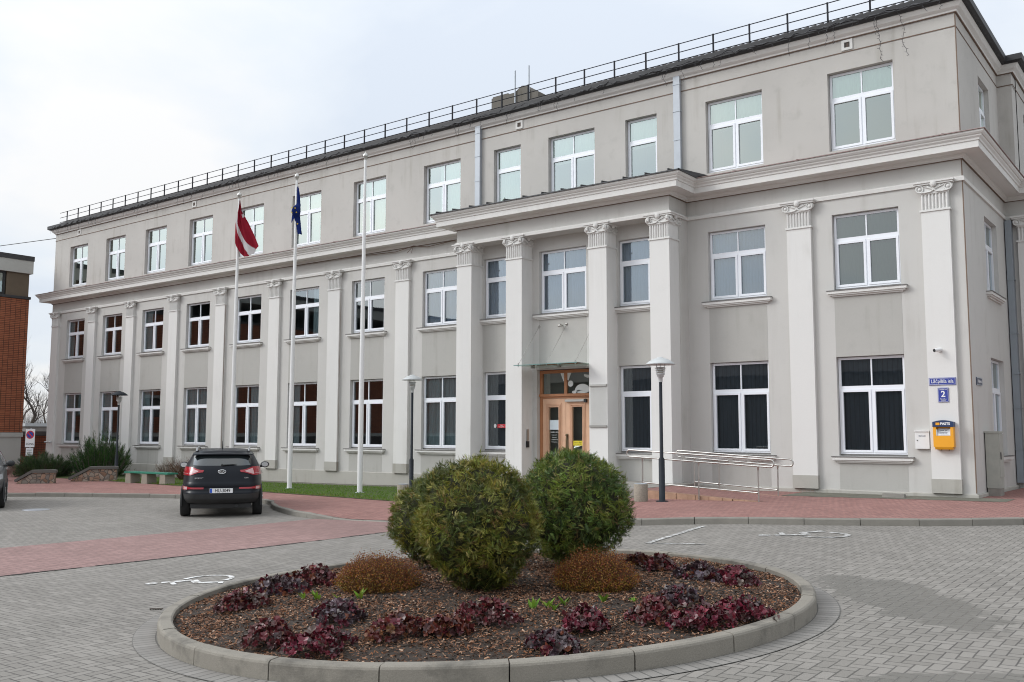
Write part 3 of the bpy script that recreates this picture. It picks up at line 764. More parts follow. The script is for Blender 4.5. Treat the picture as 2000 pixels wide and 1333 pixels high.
_bp(mb, 'string_lights', mat('light_cable', (.05, .05, .055), .6))
# vents
vm_ = MB(); vm_.box(-.15, -.03, 0, .15, 0, .07); vm_.box(-.15, -.03, .22, .15, 0, .29); vm_.box(-.15, -.03, .07, -.075, 0, .22); vm_.box(.075, -.03, .07, .15, 0, .22); vm_.box(-.075, -.004, .07, .075, 0, .22, 1)
for i in range(4): vm_.box(-.06+.035*i, -.012, .075, -.048+.035*i, -.004, .215, 2)
vme = vm_.mesh('air_vent', [M_['trim'], M_['black'], M_['rust']])
for x in (-48.38, -38.03, -19.03, -7.77): link('air_vent', vme, bld, bl((x, 0, 12.17)))
# downpipes
def downpipe(x, y, z0, z1, w=.22, joints=(.45, 1.3, 2.2), mt='zinc', name='downpipe'):
    mb = MB(); mb.box(x-w/2, y-.13, z0, x+w/2, y-.012, z1)
    for j in joints: mb.box(x-w/2-.012, y-.142, z1-j, x+w/2+.012, y-.012, z1-j+.03)
    _bp(mb, name, M_[mt])
downpipe(-20.81, 0, 9.4, 12.77); downpipe(-12.93, 0, 9.4, 12.77)
M_['darkpipe'] = mat('weathered_zinc', (.27, .30, .33), .5, .3)
mb = MB(); mb.box(-4.99, 5.42, .25, -4.82, 5.68, 8.0)
for z in (1.2, 2.4, 3.4, 4.6, 6.2): mb.box(-5.0, 5.40, z, -4.80, 5.68, z+.03)
_bp(mb, 'downpipe', M_['darkpipe'])
# chimney and aerials on the roof
mb = MB(); random.seed(4)
mb.box(-23.85, 4.5, 13.3, -22.52, 5.6, 15.62); mb.box(-23.80, 4.52, 15.621, -23.0, 5.58, 15.68)
mb.prism([(-22.515, 13.3), (-21.38, 13.3), (-21.38, 15.36), (-21.72, 15.46), (-21.95, 15.74), (-22.20, 15.78), (-22.35, 15.70), (-22.515, 15.60)], 4.4, 5.7)
_bp(mb, 'chimney', stucco('chimney_render', (.165, .152, .132), .5))
for x, zt in ((-22.5, 16.47), (-21.8, 16.52)):
    mb = MB(); mb.tube([(x, 4.35, 13.3), (x, 4.35, zt)], .03, 8); mb.tube([(x, 4.35, 14.9), (x+.02, 4.52, 14.9)], .02, 6)
    _bp(mb, 'aerial', M_['zinc'])
# loose cable under the left cornice
mb = MB(); mb.tube([(-31, -.07, 8.60), (-27.5, -.08, 8.58), (-24.8, -.09, 8.50), (-23.9, -.10, 8.62), (-23.2, -.1, 8.50), (-21.2, -.09, 8.62)], .014, 4); mb.tube([(-23.9, -.10, 8.62), (-24.2, -.12, 8.38)], .01, 4); mb.tube([(-23.9, -.10, 8.6), (-24.0, -.12, 8.34)], .01, 4)
mb.tube([(-35.2, -.14, 7.3), (-35.22, -.14, 4.2), (-35.2, -.14, .4)], .012, 4); mb.tube([(-27.75, -.14, 7.2), (-27.76, -.14, 3.0), (-27.75, -.14, .2)], .012, 4)
_bp(mb, 'cable', M_['rust'])

# entrance door
door = link('entrance_door', None, bld, bl((-16.89, -.39, .22)))
mb = MB(); w2 = 1.005
mb.box(-w2, 0, 0, -w2+.10, .1, 3.47); mb.box(w2-.10, 0, 0, w2, .1, 3.47); mb.box(-w2+.1, 0, 3.37, w2-.1, .1, 3.47); mb.box(-w2+.0, -.05, 2.62, w2-.0, -.002, 2.70); mb.box(-w2+.1, 0, 2.56, w2-.1, .1, 2.68); mb.box(-.05, 0, 2.681, .05, .1, 3.369)
mb.build('door_frame', M_['woodd'], door)
mb = MB()
for a, b in ((-w2+.1, -.05), (.05, w2-.1)): mb.quad((a, .05, 2.68), (b, .05, 2.68), (b, .05, 3.37), (a, .05, 3.37))
mb.build('transom_pane', glass_mat('door_glass', (.6, .65, .62), .2, 2.2), door)
mb = MB(); mb.box(-w2, .9, -.2, w2, 1.0, 3.5); mb.box(-w2, .2, 3.44, w2, .9, 3.5); mb.box(-w2-.02, .2, -.2, -w2, 1, 3.5); mb.box(w2, .2, -.2, w2+.02, 1, 3.5); mb.build('interior', M_['room'], door)
sticker = mat('frosted_sticker', (.72, .74, .72), .6, var=.03)
mb = MB()
def disc(mb, cx, cz, rx, rz, y, a0=0, a1=2*pi, n=20):
    pts = [(cx+rx*cos(a0+(a1-a0)*i/n), y, cz+rz*sin(a0+(a1-a0)*i/n)) for i in range(n+1)]
    mb.add([(cx, y, cz)]+pts, [(0, i+1, i+2) for i in range(n)])
disc(mb, .17, 3.02, .10, .10, .042); disc(mb, .62, 2.80, .28, .2, .042, .0, pi+.3); disc(mb, .62, 2.80, .28, .1, .042, pi, 2*pi); mb.quad((.22, .041, 2.72), (.36, .041, 2.68), (.42, .041, 2.82), (.24, .041, 2.78)); disc(mb, .84, 3.28, .16, .09, .042, pi-.3, 2*pi); mb.quad((-.22, .041, 3.37), (-.06, .041, 3.37), (-.06, .041, 3.12), (-.10, .041, 3.10)); mb.quad((.05, .041, 3.37), (.2, .041, 3.37), (.09, .041, 3.12), (.05, .041, 3.14))
mb.build('window_sticker', sticker, door)
for sx in (-1, 1):
    lf = MB(); x0, x1 = (-w2+.105, -.006) if sx < 0 else (.006, w2-.105); lw = x1-x0; gz0, gz1 = .35, 2.27; gx0, gx1 = x0+.24, x1-.26
    def fr(a0, b0, a1, b1, t, ya, yb): lf.box(a0, ya, b0, a0+t, yb, b1); lf.box(a1-t, ya, b0, a1, yb, b1); lf.box(a0+t, ya, b0, a1-t, yb, b0+t); lf.box(a0+t, ya, b1-t, a1-t, yb, b1)
    lf.box(x0, .02, 0, gx0, .08, 2.555); lf.box(gx1, .02, 0, x1, .08, 2.555); lf.box(gx0, .02, 0, gx1, .08, gz0); lf.box(gx0, .02, gz1, gx1, .08, 2.555)
    fr(gx0-.11, gz0-.11, gx1+.11, gz1+.14, .03, .0, .019); fr(gx0-.06, gz0-.06, gx1+.06, gz1+.08, .02, -.008, .019); fr(gx0-.022, gz0-.02, gx1+.022, gz1+.03, .018, -.015, .05)
    leaf = lf.build('door_leaf', M_['wood'], door)
    g = MB(); g.quad((gx0, .05, gz0), (gx1, .05, gz0), (gx1, .05, gz1), (gx0, .05, gz1)); g.build('pane', bpy.data.materials['door_glass'], leaf)
    if sx > 0:
        h = MB(); h.tube([(.06, -.04, .55), (.06, -.06, .7), (.06, -.06, 1.2), (.06, -.04, 1.35)], .018, 8); h.ball((.06, -.05, 1.38), .035, .03, .035, 8, 6); h.box(.03, -.01, .5, .09, .018, 1.42)
        h.build('handle', M_['brass'], leaf)
        h = MB(); h.box(.02, -.07, 2.44, .8, .018, 2.51); h.box(.74, -.075, 2.41, .82, .018, 2.52, 1); h.build('door_closer', [M_['steel'], M_['black']], leaf)
        h = MB(); h.box(gx0+.02, .035, 1.05, gx1-.01, .046, 1.2); yl = h.build('notice', mat('yellow_notice', (.75, .62, .03), .5), leaf)
        text('DURVIS VERAS', .045, M_['black'], yl, ((gx0+gx1)/2, .033, 1.155)); text('AUTOMATISKI', .045, M_['black'], yl, ((gx0+gx1)/2, .033, 1.095))
    else:
        h = MB(); h.box(gx0+.02, .035, 1.55, gx1-.02, .046, 1.86); h.build('notice', mat('pale_notice', (.62, .70, .74), .5), leaf)
        nt = text('DARBA LAIKS', .05, M_['white'], leaf, ((gx0+gx1)/2, .04, 1.47), name='notice_lettering')
        for i, (s_, q) in enumerate((('Pirmdiena 8-18', .035), ('Otrdiena 8-17', .035), ('Ceturtdiena 8-18', .035), ('Piektdiena 8-16', .035))): text(s_, q, M_['white'], leaf, ((gx0+gx1)/2, .04, 1.38-.075*i), name='notice_lettering')
# glass canopy over the door
cnp = link('glass_canopy', None, bld, bl((-16.6, PY, 3.78)))
mb = MB(); mb.box(-1.33, -1.22, 0, 1.06, -.02, .016); mb.build('glass_sheet', glass_mat('canopy_glass', (.95, .965, .96), .06, 1.2), cnp)
mb = MB()
for x in (-1.2, -.12, .95): mb.tube([(x, -1.15, .03), (x, -.01, 1.35)], .008, 6); mb.tube([(x, -1.15, -.03), (x, -1.15, .08)], .018, 8); mb.ball((x, -.02, 1.36), .04, .03, .04, 8, 6)
mb.box(-1.33, -1.23, -.006, 1.06, -1.221, .02, 1); mb.box(-1.12, -.6, -.06, -1.02, -.5, -.005); mb.box(-.1, -.6, -.06, 0, -.5, -.005)
mb.build('canopy_cable', [M_['steel'], mat('glass_edge', (.13, .24, .22), .3)], cnp)
# things fixed to the portico
mb = MB(); mb.tube([(-16.9, PY, 5.12), (-16.9, PY-.12, 5.12)], .02, 6); mb.lathe([(.02, .05), (.05, .02), (.07, -.04), (0, -.05)], (-16.9, PY-.13, 5.10), 12)
_bp(mb, 'wall_lamp', M_['steel'])
mb = MB(); mb.box(-18.14, -.71, 1.42, -18.07, -.64, 1.75)
mb = MB(); mb.box(-18.065, -.9, 1.42, -18.03, -.82, 1.78); mb.box(-18.065, -.93, 1.2, -18.02, -.8, 1.4, 1); _bp(mb, 'intercom', [M_['steel'], M_['black']])
# poster clamps and torn transparent board on the third column
brd = empty('notice_board', (-15.18, -1.157, 1.84)); tag(brd, 'empty clear notice board held by two metal strips on the column right of the door', 'notice board')
mb = MB(); mb.box(-.31, -.035, 1.24, .31, -.001, 1.30); mb.build('clamp', M_['steel'], brd)
mb = MB(); mb.box(-.31, -.035, 0, .31, -.001, .06); mb.build('clamp', M_['steel'], brd)
mb = MB(); mb.quad((-.3, -.017, .06), (.3, -.017, .06), (.3, -.017, 1.24), (-.3, -.017, 1.24)); mb.build('clear_sheet', glass_mat('clear_sheet_plastic', (.985, .985, .985), .0, .5), brd)
# red sticker on the window beside the door
stk = empty('door_sticker', (-19.42, PY+.12, 1.85)); tag(stk, 'small red sign and white round sticker on the glass left of the entrance', 'sticker')
mb = MB(); mb.box(-.2, -.004, -.02, .14, .002, .11); mb.build('sticker_plate', mat('red_sticker', (.55, .03, .04), .4), stk)
mb = MB(); mb.prism([(-.30+.055*cos(2*pi*k/18), .05+.07*sin(2*pi*k/18)) for k in range(18)], -.004, .002); rs = mb.build('round_sticker', M_['white'], stk)
text('Ieeja', .05, M_['white'], stk, (-.03, -.006, .075)); text('no pagalma', .05, M_['white'], stk, (-.03, -.006, .02))
# ------------------------------------------------------------------ things on and by the facade
sgn = empty('street_name_sign', (-5.67, -.118, 2.97)); tag(sgn, 'wide blue street name sign with white letters on the corner pilaster', 'sign')
M_['signblue'] = mat('blue_enamel', (.035, .055, .30), .35, var=.05, coat=.3); M_['signwhite'] = mat('white_enamel', (.80, .80, .80), .4, var=.02)
mb = MB(); mb.box(-.315, -.018, -.092, .315, .003, .092); mb.build('plate', M_['signblue'], sgn)
def border(w, h, t, y): 
    mb = MB(); mb.box(-w, y, -h, w, y+.002, -h+t); mb.box(-w, y, h-t, w, y+.002, h); mb.box(-w, y, -h+t, -w+t, y+.002, h-t); mb.box(w-t, y, -h+t, w, y+.002, h-t); return mb
border(.303, .08, .006, -.0205).build('border', M_['signwhite'], sgn)
text('Lāčplēša iela', .130, M_['signwhite'], sgn, (0, -.021, .0), sx=.76)
sgn = empty('house_number_sign', (-5.66, -.118, 2.63)); tag(sgn, 'small blue house number sign with a white 2 on the corner pilaster', 'sign')
mb = MB(); mb.box(-.125, -.018, -.18, .125, .003, .18); mb.build('plate', M_['signblue'], sgn); border(.116, .171, .005, -.0205).build('border', M_['signwhite'], sgn)
text('2', .21, M_['signwhite'], sgn, (0, -.021, .015), bold=.004); text('Lāčplēša iela', .04, M_['signwhite'], sgn, (0, -.021, .135), sx=.85)
text('Pašvaldības', .04, M_['signwhite'], sgn, (0, -.021, -.105), sx=.85); text('īpašums', .04, M_['signwhite'], sgn, (0, -.021, -.145), sx=.85)
# yellow post box
pb = empty('post_box', (-5.66, -.118, 1.27)); tag(pb, 'yellow post box with dark blue hood mounted on the corner pilaster', 'post box')
M_['postyellow'] = mat('post_yellow', (.80, .36, .02), .4, var=.06); M_['postblue'] = mat('post_navy', (.018, .04, .11), .4, var=.06)
mb = MB(); w = .235
mb.box(-w, -.19, .06, w, 0, .34); mb.box(-w, -.19, .341, -w+.07, 0, .56); mb.box(w-.07, -.19, .341, w, 0, .56); mb.box(-w+.07, -.06, .341, w-.07, 0, .56)
mb.prism([(-.0, .0), (-.16, .0), (-.19, .06), (0, .06)], -w+.03, w-.03, axis='x'); mb.build('box_body', M_['postyellow'], pb)
mb = MB(); arc = [(-w-.008, .561)]+[(-w-.008+(2*w+.016)*i/10, .68+.045*sin(pi*i/10)) for i in range(11)]+[(w+.008, .561)]
mb.prism(arc, -.205, .0); mb.build('hood', M_['postblue'], pb)
mb = MB(); mb.add([(-w+.075, -.17, .345), (w-.075, -.17, .345), (w-.095, -.075, .52), (-w+.095, -.075, .52)], [(0, 1, 2, 3)]); mb.box(-w+.07, -.185, .341, -w+.085, -.06, .50); mb.box(w-.085, -.185, .341, w-.07, -.06, .5); mb.build('notice', mat('posted_notice', (.66, .68, .70), .5, var=.05), pb)
text('PASTS', .085, M_['signwhite'], pb, (.055, -.207, .635), bold=.003)
mb = MB(); mb.box(-.165, -.209, .605, -.075, -.206, .665); mb.build('horn_emblem', M_['postyellow'], pb)
for i, z in enumerate((.47, .43, .40)): text('lādētāj.  pasts' if i == 0 else 'izņemšana 8.00', .028, M_['postblue'], pb, (0, -.105-.04*i+.0, z), rot=(radians(62), 0, 0), name='notice_lettering')
mb = MB(); mb.box(-.10, -.03, -.025, -.08, 0, .0); mb.box(.08, -.03, -.025, .10, 0, 0); mb.build('bracket', M_['brass'], pb)
lb = empty('letter_box', (-6.21, 0, 1.28)); tag(lb, 'plain white metal letter box beside the yellow post box', 'letter box')
mb = MB(); mb.box(-.17, -.10, 0, .17, 0, .43); mb.build('box_body', M_['white'], lb)
mb = MB(); mb.box(-.185, -.125, .432, .185, 0, .462); mb.build('lid', M_['white'], lb); mb = MB(); mb.tube([(-.115, -.112, .21), (-.115, -.10, .21)], .013, 10); mb.build('lock', M_['blackmetal'], lb)
text('VĒSTULĒM', .036, M_['postblue'], lb, (0, -.103, .32))
cm2 = empty('security_camera', (-5.70, -.118, 3.76)); tag(cm2, 'small white security camera above the street name sign', 'camera')
mb = MB(); mb.tube([(0, 0, 0), (0, -.03, 0)], .055, 14); mb.tube([(0, -.03, 0), (-.01, -.09, -.01)], .02, 8); mb.tube([(.03, -.07, .01), (-.075, -.22, -.02)], .047, 14); mb.build('camera_body', M_['white'], cm2)
mb = MB(); mb.tube([(-.075, -.22, -.02), (-.079, -.228, -.021)], .04, 14); mb.build('lens', M_['black'], cm2)
sp = empty('name_plate', (BX1, .85, 2.99), pi/2); tag(sp, 'dark street plate with a shiny edge on the shaded side wall', 'sign')
mb = MB(); mb.box(-.33, -.02, -.10, .33, -.002, .10); mb.build('plate', mat('grey_enamel', (.05, .065, .11), .3, .2), sp); border(.33, .10, .02, -.0225).build('border', M_['zinc'], sp)
text('Lāčplēša iela', .1, M_['signwhite'], sp, (0, -.023, 0), sx=.78)
cab = empty('electric_cabinet', (-4.84, 1.42, .06)); tag(cab, 'tall weathered grey electric cabinet standing against the side wall', 'cabinet')
M_['cabgrey'] = mat('cabinet_paint', (.37, .375, .335), .6, var=.18, scale=5)
mb = MB(); mb.box(-.155, -.26, .22, .155, .26, 1.62); mb.build('cabinet_body', M_['cabgrey'], cab)
mb = MB(); mb.box(-.175, -.28, 1.622, .175, .28, 1.665); mb.build('lid', M_['cabgrey'], cab); mb = MB(); mb.box(-.145, -.25, -.08, .145, .25, .218); mb.build('base', M_['concrete'], cab)
mb = MB(); mb.box(.156, -.24, .5, .17, .24, 1.6); d_ = mb.build('door', M_['cabgrey'], cab); mb = MB(); mb.box(.171, -.19, .95, .19, -.15, 1.13); mb.build('handle', M_['black'], d_)
# loose slab at the wall and the brick grating
sb = MB(); sb.prism([(-.27, 0), (.27, 0), (.26, .09), (-.25, .10)], -.08, .08); o = sb.build('loose_slab', M_['concrete']); o.location = (-6.72, -.95, zpave(-6.72, -.95)+.005); tag(o, 'broken concrete slab lying at the foot of the wall', 'slab')
sb = MB(); sb.box(-.22, -.062, 0, .22, -.0505, .1); o = sb.build('exposed_bricks', brick_mat('old_bricks', (.45, .36, .30), (.35, .25, .2), (.4, .38, .35), .11, .05, 1, 'y'), bld); o.location = bl((-9.23, 0, .03))
# ------------------------------------------------------------------ ramp, landing and handrails
land = MB(); land.box(-20.2, -3.9, -.5, -12.25, PY+.05, .235)
for k in range(2): land.box(-19.9, -4.25-.33*k+.33*0, -.5, -13.4, -3.9-.33*k-.002, .235-.14*(k+1))
o = land.build('entrance_landing', M_['concrete']); tag(o, 'concrete entrance landing in front of the columns', 'landing')
rmp = empty('access_ramp', (-10.6, -3.0, -.1)); tag(rmp, 'red brick wheelchair ramp rising to the entrance', 'ramp')
def zr_(x): return .225+(x+12.25)*(.055-.225)/3.3
mb = MB(); vs = []; fs = []; xr = lin(-12.25, -8.95, .3)
for x in xr:
    for y in (-4.0, -2.0): vs.append((x+10.6, y+3.0, zr_(x)+.1))
for i in range(len(xr)-1): fs.append((2*i, 2*i+2, 2*i+3, 2*i+1))
mb.add(vs, fs); mb.build('ramp_surface', M_['redpave'], rmp)
random.seed(9); mb = MB(); x = -12.25
while x < -8.95:
    w = random.uniform(.2, .42); x1 = min(-8.95, x+w); d = random.uniform(-.015, .015)
    for y0, y1 in ((-4.03, -3.93), (-2.07, -1.97)): mb.add([(x+10.6+.006, y0+3+d, -.15), (x1+10.6-.006, y0+3+d, -.15), (x1+10.6-.006, y1+3, -.15), (x+10.6+.006, y1+3, -.15), (x+10.6+.006, y0+3+d, zr_(x)+.094), (x1+10.6-.006, y0+3+d, zr_(x1)+.094), (x1+10.6-.006, y1+3, zr_(x1)+.104), (x+10.6+.006, y1+3, zr_(x)+.104)], [(0,3,2,1),(4,5,6,7),(0,1,5,4),(1,2,6,5),(2,3,7,6),(3,0,4,7)])
    x = x1
mb.build('ramp_edge', mat('brick_edge', (.40, .25, .17), .9, var=.45, scale=4, bump=.7, bscale=25), rmp)
def handrail(y, xa, xb, za, zb, posts, braces, label):
    h = empty('handrail', (xa, y, zpave(xa, y))); ox, oy, oz = h.location
    tag(h, label, 'handrail', 'handrails of the ramp')
    zt = lambda x: za+(zb-za)*(x-xa)/(xb-xa)
    def P(x, z): return (x-ox, 0, z-oz)
    r = .085; pts = []
    for x, s in ((xb, 1), (xa, -1)):
        c = (x-s*r, zt(x)-r)
        for k in range(9):
            a = pi/2-s*pi*k/8 if s > 0 else -pi/2-pi*k/8
            pts.append(P(c[0]+r*cos(a), c[1]+r*sin(a)))
    pts.append(pts[0])
    mb = MB(); mb.tube(pts, .021, 8, cap=False); mb.build('rail', M_['steel'], h)
    for x, zb_ in posts:
        mb = MB(); z1 = zt(x)-2*r; mb.tube([P(x, zb_), P(x, z1-.10)], .019, 8); mb.tube([P(x, z1-.10), P(x, z1-.02)], [.019, .03], 8); mb.tube([P(x, zb_), P(x, zb_+.015)], .045, 10)
        mb.build('post', M_['steel'], h)
    for (x, _), (x2, _) in zip(posts, posts[1:]):
        mb = MB(); zz = lambda q: zt(q)-.80
        mb.tube([P(x+.02, zz(x)), P(x+.08, zz(x+.08)), P(x2-.08, zz(x2-.08)), P(x2-.02, zz(x2))], [.026, .018, .018, .026], 8); mb.build('lower_rail', M_['steel'], h)
    for x in braces:
        mb = MB(); mb.add([P(x-.02, zt(x)-.005), P(x+.10, zt(x)-.005), P(x+.22, zt(x)-.165), P(x+.10, zt(x)-.165)], [(0, 1, 2, 3)]); mb.build('brace', M_['steel'], h)
handrail(-4.06, -12.51, -8.55, 1.23, 1.04, [(-12.05, .235), (-10.48, -.03), (-8.94, .0)], [-11.0, -9.75], 'stainless steel handrail on the outer edge of the ramp')
handrail(-1.98, -12.16, -8.87, 1.19, 1.0, [(-11.62, .19), (-10.9, .15), (-9.28, .05)], [-11.5, -10.2], 'stainless steel handrail on the wall side of the ramp')

# ------------------------------------------------------------------ lamps, bins, flagpoles, bench, walls, sign
def lamp(x, y, H, label, shade='lampgrey'):
    z0 = zpave(x, y); L = empty('street_lamp', (x, y, z0)); tag(L, label, 'street lamp', 'street lamps in front of the building')
    mb = MB(); mb.lathe([(.15, 0), (.15, .02), (.075, .025), (.075, 1.02), (.045, 1.07), (.040, H-.62), (.0, H-.62)], n=16); mb.build('pole', M_['blackmetal'], L)
    h = H
    mb = MB(); mb.lathe([(0, h), (.07, h-.005), (.085, h-.025), (.18, h-.05), (.27, h-.10), (.355, h-.165), (.362, h-.19), (.345, h-.188), (.2, h-.12), (0, h-.09)], n=32); mb.build('lamp_shade', M_[shade], L)
    mb = MB(); mb.lathe([(.05, h-.62), (.055, h-.5), (.085, h-.49), (.08, h-.45), (.105, h-.44), (.10, h-.40)], n=20); mb.build('lamp_holder', M_['lampgrey'], L)
    mb = MB(); mb.lathe([(.075, h-.40), (.075, h-.31)], n=16); mb.lathe([(.07, h-.44), (.0, h-.44)], n=16); mb.build('bulb_glass', mat('lamp_glass', (.55, .52, .45), .25, var=.1), L)
    mb = MB()
    for zz, r in ((h-.36, .118), (h-.315, .128), (h-.27, .135)): mb.lathe([(r-.045, zz+.02), (r, zz), (r, zz-.012), (r-.045, zz+.008)], n=20)
    for k in range(3): a = 2*pi*k/3; mb.tube([(.11*cos(a), .11*sin(a), h-.44), (.11*cos(a), .11*sin(a), h-.12)], .008, 5)
    mb.build('louvre', M_['lampgrey'], L)
    return L
lamp(-11.10, -4.8, 3.53, 'grey mushroom-shaded lamp on a dark post in front of the steel handrails')
lamp(-22.5, -1.55, 3.95, 'grey mushroom-shaded lamp on a dark post left of the entrance columns')
lamp(-39.16, -2.71, 3.86, 'small dark-shaded lamp behind the dark green juniper at the left', 'blackmetal')
def bin_(x, y, label):
    z0 = zpave(x, y); b = empty('litter_bin', (x, y, z0)); tag(b, label, 'litter bin', 'round concrete litter bins')
    mb = MB(); mb.lathe([(.165, 0), (.17, .03), (.172, .40), (.165, .42), (.145, .42), (.14, .1), (0, .1)], n=28); mb.build('bin_body', M_['aggregate'], b)
    mb = MB(); mb.lathe([(.139, .2), (.139, .435), (.155, .437), (.155, .425), (.147, .423)], n=24); mb.build('liner', M_['zinc'], b)
M_['aggregate'] = mat('exposed_aggregate', (.30, .27, .22), .9, var=.5, scale=45, bump=.9, bscale=60)
bin_(-19.45, -5.15, 'round aggregate concrete bin at the right end of the lawn'); bin_(-11.65, -4.87, 'round aggregate concrete bin beside the ramp and the dark lamp post')
def pole(x, y, H, label):
    z0 = zpave(x, y)+.01; p = empty('flagpole', (x, y, z0)); tag(p, label, 'flagpole', 'white flagpoles on the lawn')
    mb = MB(); mb.tube([(0, 0, 0), (0, 0, 3), (0, 0, 7), (0, 0, H-.22)], [.088, .085, .066, .042], 16); mb.build('pole', M_['white'], p)
    mb = MB(); mb.lathe([(.15, 0), (.15, .03), (.09, .035)], n=16); mb.build('base_plate', M_['zinc'], p)
    mb = MB(); mb.lathe([(.03, H-.25), (.045, H-.2), (.045, H-.17), (.085, H-.10), (.09, H-.06), (.075, H-.01), (.03, H+.03), (.0, H+.09)], n=16); mb.build('finial', M_['steel'], p)
    mb = MB(); mb.tube([(.05, -.05, H-.25), (.10, -.07, H*.55), (.11, -.08, 2.0), (.17, -.05, 1.75), (.10, -.06, 1.5)], .008, 5); mb.build('halyard', M_['white'], p)
    return z0
P1 = (-31.04, -2.66); P2 = (-26.92, -3.18); P3 = (-22.80, -3.68)
pole(*P1, 11.55, 'white flagpole carrying the red and white flag'); pole(*P2, 11.50, 'white flagpole carrying the furled blue flag'); pole(*P3, 11.38, 'bare white flagpole without a flag, rightmost of the three')
# flags: hanging cloth with folds
def flag_red():
    mb = MB(); n, k = 44, 60; vs = []
    ax, ay = P1; rx, ry = .797, .604            # across the view; the cloth swings to the right of the pole
    keyL = [(0, .06, 10.82), (.3, -.03, 10.3), (.6, -.11, 9.9), (1, -.13, 9.42)]
    keyR = [(0, .07, 10.92), (.25, .15, 10.45), (.55, .45, 9.95), (.8, .72, 9.4), (1, .88, 9.02)]
    def ip(K, t):
        for a, b in zip(K, K[1:]):
            if t <= b[0]+1e-9:
                q = (t-a[0])/(b[0]-a[0]); return a[1]+(b[1]-a[1])*q, a[2]+(b[2]-a[2])*q
    cols = []
    for i in range(n+1):
        s = i/n
        for j in range(k+1):
            t = j/k; (ul, zl), (ur, zr) = ip(keyL, t), ip(keyR, t)
            dip = -.62*sin(pi*s**.9)*t**1.6
            u = ul+(ur-ul)*s**1.1; z = zl+(zr-zl)*s+dip
            dep = (.10*sin(s*15+t*2.2)+.04*sin(s*31-t*5))*(.35+.65*t)*(1-.3*s)-.12
            vs.append((ax+rx*u-ry*dep, ay+ry*u+rx*dep, z))
    fs, cs = [], []
    for i in range(n):
        for j in range(k):
            a = i*(k+1)+j; s = (i+.5)/n
            fs.append((a, a+k+1, a+k+2, a+1))
            # the white stripe runs along the fly, down the hanging cloth
            tt = (j+.5)/k; cw = -.02+.80*(tt-.34)/.66+.03*sin(tt*9); white = cw-.13 < s < cw+.12 and tt > .25
            if tt < .45 and s > .80: white = .30 < tt < .37
            cs.append((.72, .70, .70) if white else (.30, .018, .035))
    o = len(mb.v); mb.v += vs
    for f, c in zip(fs, cs): mb.f.append(f); mb.mi.append(0); mb.c.append(c); mb.sm.append(True)
    return mb
fl = tint_mat('flag_cloth', .8, .15, .35)
o = flag_red().build('flag', fl, None, (P1[0], P1[1], 10.5)); tag(o, 'dark red flag with a white stripe hanging from the left flagpole', 'flag')
def flag_blue():
    mb = MB(); n, k = 18, 26; vs = []; ax, ay = P2; rx, ry = .797, .604
    prof = [(0, .03, .07, 10.68), (.12, .03, .12, 10.42), (.34, .03, .15, 10.08), (.44, -.10, .17, 9.9), (.50, -.13, .18, 9.76), (.56, -.05, .16, 9.55), (.75, .03, .20, 9.30), (1, .10, .25, 8.93)]
    for i in range(n+1):
        a = 2*pi*i/n
        for j in range(k+1):
            t = j/k
            for p, q in zip(prof, prof[1:]):
                if t <= q[0]+1e-9:
                    w = (t-p[0])/(q[0]-p[0]); l_, r_, z = [p[c]+(q[c]-p[c])*w for c in (1, 2, 3)]; break
            c = (l_+r_)/2; hw = (r_-l_)/2; f = 1+.22*sin(3*a+5*t)
            u = c+hw*cos(a)*f; d = -.06+.5*hw*sin(a)*f-(.09 if .4 < t < .56 else 0)
            vs.append((ax+rx*u-ry*d, ay+ry*u+rx*d, z+.03*sin(a*2+t*9)))
    fs = [(i*(k+1)+j, (i+1)*(k+1)+j, (i+1)*(k+1)+j+1, i*(k+1)+j+1) for i in range(n) for j in range(k)]
    mb.add(vs, fs, 0, (.012, .03, .17), True)
    random.seed(2)
    for u, z in ((-.09, 9.86), (-.10, 9.68), (.02, 9.84), (.07, 9.68), (.12, 9.25)):
        d = -.26; q = [(ax+rx*(u+r*cos(b))-ry*d, ay+ry*(u+r*cos(b))+rx*d, z+r*sin(b)) for b, r in [(pi/2+2*pi*i/10, .038 if i % 2 == 0 else .016) for i in range(10)]]
        mb.add(q, [tuple(range(10))], 0, (.75, .55, .02))
    tl = [(-.10, 9.72), (.0, 9.62), (-.05, 9.45), (-.14, 9.30)]
    mb.add([(ax+rx*u-ry*-.14, ay+ry*u+rx*-.14, z) for u, z in tl], [(0, 1, 2, 3)], 0, (.012, .03, .17))
    return mb
o = flag_blue().build('flag', fl, None, (P2[0], P2[1], 10.9)); tag(o, 'furled blue flag with yellow stars knotted round the middle flagpole', 'flag')
# bench
bn = empty('park_bench', (-34.4, -4.0, zpave(-34.4, -4.0)), radians(2)); tag(bn, 'low backless bench with a green slatted seat on concrete feet', 'bench')
mb = MB(); random.seed(8)
for k in range(4): mb.box(-1.45, -.24+.122*k, .40, 1.45, -.24+.122*k+.112, .455)
mb.build('seat', mat('green_paint', (.022, .19, .125), .5, var=.18, scale=5), bn)
for x in (-1.2, -.1, 1.1): mb = MB(); mb.prism([(-.2, -.05), (.2, -.05), (.16, .398), (-.16, .398)], -.22, .22); o = mb.build('leg', M_['aggregate'], bn); o.location = (x, 0, 0)
